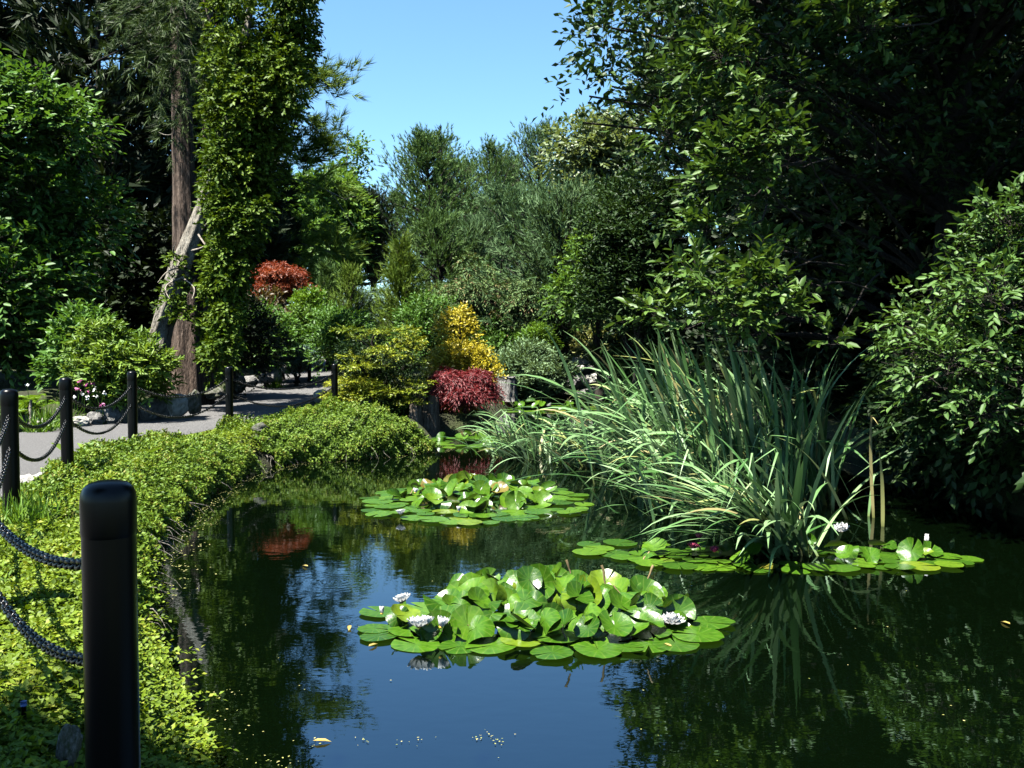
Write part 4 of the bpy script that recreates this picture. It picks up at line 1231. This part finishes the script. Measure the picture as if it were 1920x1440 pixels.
def chain(k, zz, sag, label, singles):
    (x0, y0), (x1, y1) = POSTS[k], POSTS[k + 1]
    d = Vector((x1 - x0, y1 - y0, 0)).normalized()
    a = np.array([x0, y0, .4 + zz]) + np.array(d) * (RB + .02)
    b = np.array([x1, y1, .4 + zz]) - np.array(d) * (RB + .02)
    C = curve(a, b, -sag, 0, 400)
    seg = np.r_[0, np.cumsum(np.linalg.norm(np.diff(C, axis=0), axis=1))]
    pitch = .033
    n = int(seg[-1] / pitch)
    s = (np.arange(n) + .5) * seg[-1] / n
    Pp = np.stack([np.interp(s, seg, C[:, j]) for j in range(3)], 1)
    Tt = unit(np.gradient(Pp, axis=0))
    t_ = empty('chain', Vector(Pp[n // 2]), label, 'chain', 'black chains slung between the posts')
    c = np.array(t_.location)
    mb = MB()
    lv, lf = torus_vf(.0125, .0058, 10, 5, 1.75)
    for i in range(n):
        X = Vector(Tt[i]); Y = Vector((0, 0, 1)).cross(X).normalized(); Zv = X.cross(Y)
        ang = (PI / 4 if i % 2 else -PI / 4) + rng.normal(0, .12)
        Y2 = Y * math.cos(ang) + Zv * math.sin(ang); Z2 = X.cross(Y2)
        Mx = Matrix((X, Y2, Z2)).transposed()
        if singles:
            o = link('link', link_me, t_)
            o.matrix_basis = Matrix.Translation(Vector(Pp[i] - c)) @ Mx.to_4x4()
        else:
            mb.add((np.array(Mx) @ lv.T).T + Pp[i] - c, lf)
    if not singles:
        tag(link('link', mb.mesh('link', M['chain']), t_), kind='stuff')
SPAN = ['between the near post and the left edge of the photo', 'reaching the post at the left edge from outside the photo', 'between the left edge post and the post by the pink flowers',
        'between the pink flower post and the rhododendron post', 'between the rhododendron post and the post before the path', 'crossing in front of the path to the farthest post']
for k in range(6):
    chain(k, ZU, .15 + .01 * k, 'upper black chain ' + SPAN[k], k < 3)
    chain(k, ZL, .19 + .012 * k, 'lower black chain ' + SPAN[k], k < 3)

# ------------------------------------------------------------------ rocks
import bmesh
def rock_mesh(seed, mat, sub=3, jag=.5):
    bm = bmesh.new()
    bmesh.ops.create_icosphere(bm, subdivisions=sub, radius=1)
    off = Vector((seed * 3.1, seed * 1.7, seed * 2.3))
    for v in bm.verts:
        p = v.co.copy()
        n1 = noise.noise(p * 1.1 + off) * .5 + noise.noise(p * 2.6 + off) * .25
        q = noise.cell(p * 1.6 + off) * .22
        v.co = p * (1 + jag * (n1 + q) + .05 * noise.noise(p * 7 + off))
    me = bpy.data.meshes.new('rock')
    bm.to_mesh(me); bm.free()
    me.materials.append(mat)
    return me
RM = {m: [rock_mesh(s + 7 * i, M[m]) for s in range(3)] for i, m in enumerate(['rock', 'rock_pale', 'rock_mossy'])}
def rock(px, py, d, w, h, m, label, group=None, dep=None, z=None):
    p = at(px, py, d)
    me = random.choice(RM[m])
    o = link('rock', me)
    zz = H(p.x, p.y) if z is None else z
    hw = w / FPX * d / 2
    hh = h / FPX * d / 2
    o.location = (p.x, p.y, max(zz, p.z - hh * .2) if z is None else z)
    o.location.z = p.z
    o.scale = (hw, (dep or hw * .9), hh)
    o.rotation_euler = (random.uniform(-.2, .2), random.uniform(-.2, .2), random.uniform(0, 6.28))
    o.scale = (hw, hw, hh)
    return tag(o, label, 'rock', group)
G1 = 'stones edging the path'
for a in [
    (30, 800, 14.4, 60, 42, 'rock', 'grey boulder at the left edge between the first two posts'),
    (78, 800, 14.3, 50, 36, 'rock_pale', 'pale flat stone just left of the pink flower post'),
    (108, 795, 14.6, 34, 28, 'rock', 'small grey stone tucked behind the pink flower post'),
    (150, 792, 14.6, 36, 26, 'rock_pale', 'pale stone right of the pink flower post'),
    (178, 786, 14.9, 34, 28, 'rock', 'small grey stone below the rhododendron'),
    (203, 780, 15.2, 44, 42, 'rock', 'large grey stone left of the rhododendron post'),
    (232, 778, 15.4, 30, 36, 'rock_mossy', 'dark stone directly behind the rhododendron post'),
    (276, 770, 15.9, 40, 38, 'rock', 'dull grey stone right of the rhododendron post'),
    (303, 762, 16.2, 40, 44, 'rock', 'grey stone left of the white boulder'),
    (334, 758, 16.2, 42, 44, 'rock_pale', 'bright white boulder beside the path below the red trunk'),
    (362, 755, 16.3, 30, 46, 'rock_mossy', 'mossy dark boulder touching the white boulder'),
    (400, 738, 18.5, 40, 24, 'rock_mossy', 'dark stone at the foot of the red trunk by the path'),
    (446, 722, 20.6, 34, 30, 'rock_mossy', 'dark rounded stone right of the post before the path'),
    (470, 714, 21.4, 28, 22, 'rock', 'grey stone in shade on the inner path edge'),
    (500, 708, 22.2, 26, 18, 'rock', 'small grey stone below the bright grass tuft'),
    (522, 703, 22.8, 16, 22, 'rock_pale', 'little pale stone beside the bright grass tuft'),
    (540, 692, 23.5, 24, 18, 'rock_pale', 'pale stone below the blue juniper'),
    (560, 690, 24.2, 26, 16, 'rock', 'grey stone below the middle of the blue juniper'),
    (577, 688, 24.6, 16, 18, 'rock_pale', 'upright pale stone at the right end of the blue juniper'),
    (596, 686, 25.2, 18, 16, 'rock', 'last grey stone where the path leaves the view'),
]:
    rock(*a, group=G1)
for a in [(45, 906, 8.75, 44, 34, 'rock_pale', 'pale stone between path and ground cover by the left edge post'),
          (78, 900, 8.85, 38, 30, 'rock_pale', 'pale stone left of the pink flower post foot'),
          (104, 888, 9.1, 32, 26, 'rock', 'grey stone touching the foot of the pink flower post'),
          (20, 930, 8.0, 30, 26, 'rock', 'grey stone behind the left edge post')]:
    rock(*a, group='stones between path and ground cover')
for a in [(488, 806, 13.25, 40, 24, 'rock_mossy', 'topmost mossy stone in the gap of the trailing shrub'),
          (474, 824, 13.1, 36, 24, 'rock_mossy', 'grey stone below the topmost one in the hedge gap'),
          (494, 832, 13.15, 38, 30, 'rock_mossy', 'broad mossy stone at the right of the hedge gap'),
          (480, 848, 13.0, 40, 26, 'rock_mossy', 'dark stone near the foot of the hedge gap'),
          (492, 864, 13.0, 44, 26, 'rock_mossy', 'lowest stone of the hedge gap, touching the water')]:
    rock(*a, group='stones stacked in the hedge gap')
rock(130, 1400, 2.75, 46, 90, 'rock_mossy', 'rough grey stone half hidden behind the near post')
for a in [(1085, 678, 29.0, 44, 26, 'rock_pale', 'pale pointed rock on top of the small waterfall'),
          (1100, 694, 28.6, 66, 18, 'rock_pale', 'flat ledge rock spanning the small waterfall'),
          (1132, 690, 28.8, 40, 22, 'rock', 'grey rock at the right end of the waterfall ledge'),
          (1078, 716, 28.3, 50, 28, 'rock', 'grey rock below the waterfall ledge on the left'),
          (1118, 714, 28.3, 62, 34, 'rock_pale', 'broad pale rock below the waterfall ledge'),
          (1150, 722, 28.0, 40, 30, 'rock', 'grey rock right of the broad pale rock'),
          (1050, 738, 28.2, 40, 20, 'rock_mossy', 'dark low rock at the far waterline under the juniper'),
          (1110, 738, 27.8, 70, 22, 'rock', 'low grey rock at the far waterline below the waterfall')]:
    rock(*a, group='waterfall rocks on the far bank')
rock(600, 742, 19.0, 26, 26, 'rock_pale', 'pale stone left of the farthest black post')

# stumps
def stump(name, label, px, ptop, pbot, wpx, d, mat):
    p0, p1 = at(px, pbot, d), at(px, ptop, d)
    h = p1.z - p0.z
    r = wpx / FPX * d / 2
    t_ = empty(name, p0, label, 'stump')
    zz = np.linspace(0, 1, 9)
    P = np.stack([zz * 0, zz * 0, zz * h], 1)
    V, F = fluted(P, r * (1.08 - .12 * zz), 36, 9, .16)
    top = V[8 * 36:9 * 36]
    top[:, 2] += rng.normal(0, .06 * h, 36)
    link('body', mesh_np('body', V, F, M[mat], smooth=False), t_)
    return t_
stump('stump', 'brown weathered stump at the right end of the trailing shrub', 803, 748, 830, 42, 17.2, 'stump')
stump('stump', 'smaller dark stump touching the left of the brown stump', 780, 755, 822, 24, 16.8, 'stump')
stump('stump', 'silvery split stump at the foot of the golden bush', 950, 708, 752, 38, 25.5, 'stump_grey')

# thin pale pole with an orange tag
b = Vector(gpos(1143, 27.0))
t_ = empty('slender_pole', b, 'thin pale pole with an orange tag before the dark trees', 'pole')
mb = MB(); mb.tube([(0, 0, 0), (0, 0, 2), (.01, 0, top_z(425, 27) - b.z)], .014, 6)
link('shaft', mb.mesh('shaft', M['fiber']), t_)
mb = MB(); mb.tube([(0, 0, 0), (0, 0, .07), (0, 0, .14)], [.02, .035, .03], 8)
o = link('tag', mb.mesh('tag', M['orange_tag']), t_); o.location = (.03, -.02, top_z(452, 27) - b.z - .07)

# small black stake with a blue cap in the near ground cover
p = Vector(gpos(30, 2.9)); 
t_ = empty('stake', p, 'short black stake with a blue cap in the ground cover', 'stake')
mb = MB(); mb.tube([(0, 0, -.05), (0, 0, .05), (0, 0, .12)], .008, 8); link('shaft', mb.mesh('shaft', M['paint']), t_)
mb = MB(); mb.tube([(0, 0, .12), (0, 0, .135)], .010, 8); link('cap', mb.mesh('cap', M['blue_cap']), t_)

# broad-leaved plant beside the pink flower post, grass at the left edge post, dead snag
b = Vector(gpos(185, 10.2)); bb = np.array(b)
t_ = empty('hosta_plant', b, 'clump of broad bright leaves right of the pink flower post', 'plant')
for _ in range(26):
    az = rng.uniform(0, 2 * PI)
    dd = np.array([math.cos(az), math.sin(az), rng.uniform(.1, .9)])
    o_ = np.array([rng.normal(0, .16), rng.normal(0, .1), .08])
    link('leaf', leaf_mesh('leaf', o_[None], dd[None], np.array([[rng.normal(0, .3), rng.normal(0, .3), 1.0]]), .24, .11, LEAF6, M['lf_rhodo'], np.array([rng.random() * .8])), t_)
tuft('grass_clump', 'fresh green grass tuft at the foot of the left edge post', 'grass', (-3.42, 6.35, H(-3.42, 6.35)), 240, .3, .008, 'lf_grass', .35)
tuft('grass_clump', 'thin grass tuft by the pale stones at the left', 'grass', (-4.2, 8.5, H(-4.2, 8.5)), 120, .25, .008, 'lf_grass', .4)
b = Vector(gpos(50, 14.0)); 
t_ = empty('dead_snag', b, 'small bleached dead snag among ferns at the left edge', 'snag')
mb = MB(); mb.tube(curve((0, 0, -.05), (.06, 0, .5), 0, .02, 6), np.linspace(.045, .02, 6), 6); link('stem', mb.mesh('stem', M['deadwood']), t_)
mb = MB(); mb.tube(curve((.02, 0, .08), (.22, -.05, .16), 0, .01, 5), np.linspace(.02, .008, 5), 5); link('branch', mb.mesh('branch', M['deadwood']), t_)

# ------------------------------------------------------------------ water lilies
def pad_mesh(kind, seed):
    r_ = np.random.default_rng(seed)
    na = 22
    rings = [0.0, .45, .82, 1.0]
    notch = r_.uniform(.10, .35)
    th = np.linspace(notch / 2, 2 * PI - notch / 2, na)
    V = [[-.05, 0, 0]]
    ph = r_.uniform(0, 6.28)
    ell = r_.uniform(.88, 1.0)
    edge = 1 + .03 * r_.normal(0, 1, na)
    for q in rings[1:]:
        for k, a in enumerate(th):
            rr = q * (edge[k] if q == 1 else 1)
            x, y = rr * math.cos(a), rr * math.sin(a) * ell
            if kind == 'flat':
                z = .012 * math.sin(3 * a + ph) * q * q + .02 * max(0, q - .8) * math.sin(5 * a + ph)
            elif kind == 'cup':
                z = .28 * q * q + .10 * q * q * math.sin(2 * a + ph) + .05 * q ** 3 * math.sin(5 * a)
            elif kind == 'fold':
                ang = abs(y) * 1.35
                z = .45 * abs(y) ** 1.4 + .10 * math.sin(2.5 * x + ph) * q
                y *= (1 - .3 * abs(y))
            else:   # curl: bent over along its length
                z = -.55 * x * x + .12 * y * math.sin(3 * x + ph)
                x *= (1 - .22 * abs(x))
            V.append([x, y, z])
    F = []
    for i in range(na - 1):
        F.append([0, 1 + i, 2 + i, 2 + i])
    Q = []
    for j in range(2):
        o1, o2 = 1 + j * na, 1 + (j + 1) * na
        for i in range(na - 1):
            Q.append([o1 + i, o2 + i, o2 + i + 1, o1 + i + 1])
    bm = bmesh.new()
    vs = [bm.verts.new(v) for v in V]
    for f in F: bm.faces.new([vs[f[0]], vs[f[1]], vs[f[2]]])
    for f in Q: bm.faces.new([vs[k] for k in f])
    me = bpy.data.meshes.new('leaf')
    bm.to_mesh(me); bm.free()
    me.polygons.foreach_set('use_smooth', np.ones(len(me.polygons), bool))
    me.materials.append(M['lily'])
    return me
PADS = {k: [pad_mesh(k, s + 10 * j) for s in range(5)] for j, k in enumerate(['flat', 'cup', 'fold', 'curl'])}

def petal_mesh(mat):
    V = []
    for s, w in [(0, .10), (.35, .24), (.7, .22), (.92, .10), (1.0, .0)]:
        for c in (-1, 0, 1):
            V.append([s, c * w, .10 * abs(c) + .22 * s * s])
    F = []
    for k in range(4):
        for c in range(2):
            F.append([k * 3 + c, (k + 1) * 3 + c, (k + 1) * 3 + c + 1, k * 3 + c + 1])
    return mesh_np('petal', V, np.array(F)[:, ::-1], M[mat], smooth=True)
PETAL = {m: petal_mesh(m) for m in ('petal_white', 'petal_pink')}
v_, f_ = lathe([(0, .12), (.10, .2), (.22, .14), (.25, .001)], 8)
STAMEN = mesh_np('stamen', v_, f_, M['stamen'], smooth=True)
def flower(parent, p, size, mat, openness=1.0, label=None):
    f = link('flower', STAMEN, parent)
    f.location = Vector(p) - parent.location
    f.scale = (size,) * 3
    f.rotation_euler = (rng.normal(0, .15) + .1, rng.normal(0, .15), rng.uniform(0, 6))
    if label: f['label'] = label
    for ring, (cnt, el) in enumerate([(9, .25), (8, .6), (6, 1.0)]):
        for k in range(cnt):
            o = link('petal', PETAL[mat], f)
            az = 2 * PI * (k + .5 * ring) / cnt
            e = el + (1.35 - el) * (1 - openness)
            o.matrix_basis = Matrix.Rotation(az, 4, 'Z') @ Matrix.Rotation(-e + .1, 4, 'Y') @ Matrix.Diagonal((1 - .12 * ring, 1 - .12 * ring, 1, 1))
    return f

def add_pad(parent, p, r, kind, tilt=(0, 0), rz=None):
    o = link('leaf', random.choice(PADS[kind]), parent)
    o.location = Vector(p) - parent.location
    o.scale = (r, r, r)
    o.rotation_mode = 'ZYX'          # spun first, then tilted
    o.rotation_euler = (tilt[0], tilt[1], rng.uniform(0, 2 * PI) if rz is None else rz)
    return o

def lily(label, c, rx, ry, n_flat, n_up, rpad, zmax, core, jit=.25, upy=0.0):
    """pads floating round the rim, leaves pushed up out of the water in the middle"""
    t_ = empty('water_lily', (c[0], c[1], 0), label, 'water lily', 'water lily clumps on the pond')
    placed = []
    tries = 0
    while len(placed) < n_flat and tries < 4000:
        tries += 1
        a = rng.uniform(0, 2 * PI)
        f = math.sqrt(rng.uniform(.25, 1.0))
        x, y = c[0] + rx * f * math.cos(a), c[1] + ry * f * math.sin(a)
        r = rpad * rng.uniform(.7, 1.15)
        if any((x - q[0]) ** 2 + (y - q[1]) ** 2 < (.62 * (r + q[2])) ** 2 for q in placed):
            continue
        placed.append((x, y, r))
        add_pad(t_, (x, y, .006 + .004 * (len(placed) % 5)), r, 'flat', (rng.normal(0, .025), rng.normal(0, .025)))
    for k in range(n_up):
        a = rng.uniform(0, 2 * PI)
        f = math.sqrt(rng.random()) * core
        x, y = c[0] + rx * f * math.cos(a), c[1] + upy + ry * f * math.sin(a)
        z = .04 + zmax * (1 - (f / core) ** 2 * .75) * rng.uniform(.25, 1)
        kind = random.choice(['cup', 'cup', 'fold', 'curl', 'curl'])
        az = rng.uniform(0, 2 * PI)
        ti = rng.uniform(.1, .75)
        add_pad(t_, (x, y, z), rpad * rng.uniform(.55, .85), kind, (rng.normal(.38, .42), rng.normal(-.1, .45)))
        if k % 2 == 0:
            mb = MB(); mb.tube(curve((0, 0, 0), (x - c[0] - (x - c[0]) * .9, 0, z), 0, .01, 5) * 0 + curve((x - c[0] + rng.normal(0, .05), y - c[1] + rng.normal(0, .05), -.02), (x - c[0], y - c[1], z), 0, .008, 5), .006, 5, False)
            link('stalk', mb.mesh('stalk', M['tan'] if k % 6 == 0 else M['lf_grass']), t_)
    return t_

c1 = on_water(1000, 1178)
l1 = lily('near water lily clump with crowded glossy leaves and white flowers', (c1.x + .02, c1.y + .12, 0), 1.08, .62, 40, 112, .148, .20, .86, upy=.10)
for (px, py, z, s, op) in [(1260, 1170, .05, .085, 1), (1222, 1146, .06, .06, .35), (716, 1152, .04, .05, .2), (756, 1130, .12, .07, .8), (785, 1178, .08, .085, .8), (826, 1178, .08, .07, .4), (1090, 1102, .14, .06, .4), (800, 1172, .1, .06, .5)]:
    u, y, zz_ = ray(px, py); k = (z - CAM_Z) / zz_
    flower(l1, (u * k, y * k, z), s, 'petal_white', op)
for (px, py, px2, py2, z) in [(1135, 1095, 1128, 1060, .2), (1150, 1098, 1172, 1130, .14), (845, 1150, 862, 1125, .15), (1070, 1075, 1062, 1050, .24), (960, 1160, 945, 1135, .12), (1215, 1085, 1225, 1060, .2)]:
    a, b2 = at(px, py, 5.5), at(px2, py2, 5.5)
    mb = MB(); mb.tube(curve(np.array(a) - np.array(l1.location), np.array(b2) - np.array(l1.location), .004, .002, 6), np.linspace(.005, .010, 6), 5)
    link('stalk', mb.mesh('stalk', M['tan']), l1)

c2 = on_water(885, 940)
l2 = lily('middle water lily clump before the cattails with broad floating pads', (c2.x + .02, c2.y, 0), 1.22, 1.3, 70, 84, .145, .14, .74, upy=.2)
for (px, py, z, s, op) in [(752, 966, .04, .07, .6), (860, 960, .05, .06, .3), (778, 925, .08, .06, .4)]:
    u, y, zz_ = ray(px, py); k = (z - CAM_Z) / zz_
    flower(l2, (u * k, y * k, z), s, 'petal_white', op)

c3 = on_water(1520, 1052)
l3 = lily('long water lily bed at the foot of the cattails on the right', (c3.x - .1, c3.y + .05, 0), 1.42, .38, 56, 22, .125, .08, .9, upy=.1)
for (px, py, z, s, op, m) in [(1300, 1028, .06, .06, .9, 'petal_pink'), (1340, 1036, .05, .055, .6, 'petal_pink'), (1310, 1010, .08, .05, .6, 'petal_pink'), (1578, 998, .1, .09, .7, 'petal_white'), (1737, 1018, .1, .07, .1, 'petal_white')]:
    u, y, zz_ = ray(px, py); k = (z - CAM_Z) / zz_
    flower(l3, (u * k, y * k, z), s, m, op)
c4 = on_water(1170, 1030)
lily('few flat lily pads drifting left of the cattail foot', (c4.x, c4.y, 0), .35, .3, 7, 0, .13, .1, .5)
c5 = on_water(880, 830)
lily('dark water lily bed behind the middle clump by the stump', (c5.x, c5.y, 0), .85, .9, 34, 8, .15, .12, .7)
c6 = on_water(1010, 765)
l6 = lily('distant water lily bed below the juniper', (c6.x, c6.y, 0), 1.7, 1.8, 44, 12, .18, .15, .7)
u, y, zz_ = ray(1032, 762); k = (.1 - CAM_Z) / zz_
flower(l6, (u * k, y * k, .1), .1, 'petal_white', .6)

# yellow leaves afloat
for k, (px, py, lb) in enumerate([(604, 1393, 'long yellow leaf afloat near the bottom edge'), (572, 1063, 'small yellow leaf afloat left of the lily clump'), (1250, 1212, 'orange brown leaf afloat at the front of the near lily clump'),
                                  (655, 1180, 'tan leaf afloat just left of the near lily clump'), (1885, 1170, 'pale leaf afloat near the right edge'), (700, 1212, 'tan leaf afloat at the left front of the near lily clump')]):
    p = on_water(px, py)
    o = link('floating_leaf', leaf_mesh('floating_leaf', np.array([[-.04, 0, 0]]), np.array([[1.0, 0, 0]]), np.array([[0, 0, 1.0]]), .08, .03, LEAF6, M['dead_leaf'], np.array([.5])))
    o.location = (p.x, p.y, .012); o.rotation_euler = (0, 0, rng.uniform(0, 6))
    tag(o, lb, 'leaf')

# dense young pines closing the gap under the skyline pines
pine_at(822, 425, 31, 2.3, 'dense green young pine below the middle skyline pine', nb=120, shoots=13, per=13, nl=.22, nw=.03, prof=.5, t0=.05, elev=(.3, .9))
pine_at(890, 440, 32, 2.2, 'dense grey-green young pine below the upswept skyline pine', 'lf_pine_blue', nb=110, shoots=13, per=13, nl=.22, nw=.03, prof=.5, t0=.05, elev=(.3, .9))

# ------------------------------------------------------------------ cattails
def blade_mesh(th0, bend, pw, kink=None, width=.024, twist=0.0):
    n = 12
    s = np.linspace(0, 1, n)
    th = th0 + bend * s ** pw
    if kink:
        th = th + np.where(s > kink[0], kink[1], 0)
    ds = 1 / (n - 1)
    x = np.r_[0, np.cumsum(np.sin(th[:-1]) * ds)]
    z = np.r_[0, np.cumsum(np.cos(th[:-1]) * ds)]
    w = width * .5 * np.clip(np.minimum(.75 + s * 2, 1) * (1 - s ** 3.5), .03, 1)
    tw = twist * s
    V = []
    for k in range(n):
        cy, sy = math.cos(tw[k]), math.sin(tw[k])
        nx_, nz_ = -math.cos(th[k]), math.sin(th[k])
        V.append([x[k] + nx_ * sy * w[k], -w[k] * cy, z[k] + nz_ * sy * w[k]])
        V.append([x[k] - nx_ * sy * w[k], w[k] * cy, z[k] - nz_ * sy * w[k]])
    F = np.array([[2 * k, 2 * k + 1, 2 * k + 3, 2 * k + 2] for k in range(n - 1)])
    me = mesh_np('blade', V, F, M['blade'], smooth=True)
    uv = me.uv_layers.new(name='UVMap')
    u = np.repeat(s, 2)[F.ravel()]
    uv.data.foreach_set('uv', np.stack([u, np.tile([0, 1, 1, 0], len(F))], 1).astype(np.float32).ravel())
    return me
r_ = np.random.default_rng(5)
UPR = [blade_mesh(r_.uniform(.02, .2), r_.uniform(.15, .95), r_.uniform(1.4, 3), None, .029, r_.uniform(-1.2, 1.2)) for _ in range(12)]
ARC = [blade_mesh(r_.uniform(.25, .7), r_.uniform(.6, 1.7), r_.uniform(1.2, 2.4), None, .034, r_.uniform(-.8, .8)) for _ in range(14)]
KNK = [blade_mesh(r_.uniform(.05, .35), r_.uniform(.2, .7), 2, (r_.uniform(.55, .8), r_.uniform(.9, 2.0)), .024, r_.uniform(-.6, .6)) for _ in range(10)]
LOW = [blade_mesh(r_.uniform(.45, .95), r_.uniform(.5, 1.15), r_.uniform(1.1, 2.0), None, .030, r_.uniform(-.8, .8)) for _ in range(12)]
def cattails(label, px, d, n, L, spread, lean, mix, low=0.0, sx=1.0):
    c = Vector(((px - 960) / FPX * d, d, -.03))
    t_ = empty('cattail_clump', c, label, 'cattails', 'cattail clumps standing in the pond')
    for _ in range(n):
        fam = random.choices((UPR, ARC, KNK, LOW), mix + (low,))[0]
        o = link('blade', random.choice(fam), t_)
        o.location = (rng.normal(0, spread * sx), rng.normal(0, spread * .6), 0)
        l = L * rng.uniform(.42, 1.12)
        o.scale = (l, max(1.2, l) if l < 1.2 else l, l)
        # blades lean away from the clump middle, more of them towards the left
        az = math.atan2(o.location.y + rng.normal(0, .26), o.location.x + rng.normal(0, .3) - lean)
        if rng.random() < min(.8, lean * 1.6):
            az = PI + .2 + rng.normal(0, .6)          # combed over to the left
        o.rotation_euler = (rng.normal(0, .05), rng.normal(.13 * min(1, lean * 2), .10), az)
    return t_
cattails('front cattail clump with pale blades arching down to the lily bed', 1470, 7.4, 250, 1.32, .12, .46, (.03, .35, .08), .6)
cattails('tall dense cattail clump in the middle of the reed bed', 1395, 9.8, 240, 1.8, .42, .42, (.36, .38, .26), .1)
cattails('tall upright cattail clump at the back of the reed bed', 1325, 11.5, 250, 2.1, .5, .36, (.42, .34, .24), .05)
cattails('tall cattail clump at the shaded right end of the reed bed', 1470, 10.6, 120, 1.85, .30, .4, (.55, .25, .2))
cattails('cattail clump bent to the left behind the middle lily clump', 1245, 11.9, 220, 1.55, .36, .45, (.28, .42, .30), .1)
cattails('short cattail clump bowing left over the middle lily clump', 1115, 12.9, 200, 1.15, .34, .5, (.2, .45, .35), .1)
cattails('outermost left cattail clump bowing towards the stump', 985, 13.8, 150, 1.05, .25, .5, (.1, .5, .4), .1)
cattails('low cattail clump left of the pale front clump base', 1310, 9.2, 150, 1.35, .28, .45, (.2, .45, .25), .2)
cattails('few thin cattail stems standing in deep shade on the right', 1640, 8.9, 5, 1.4, .2, .0, (.8, .1, .1))
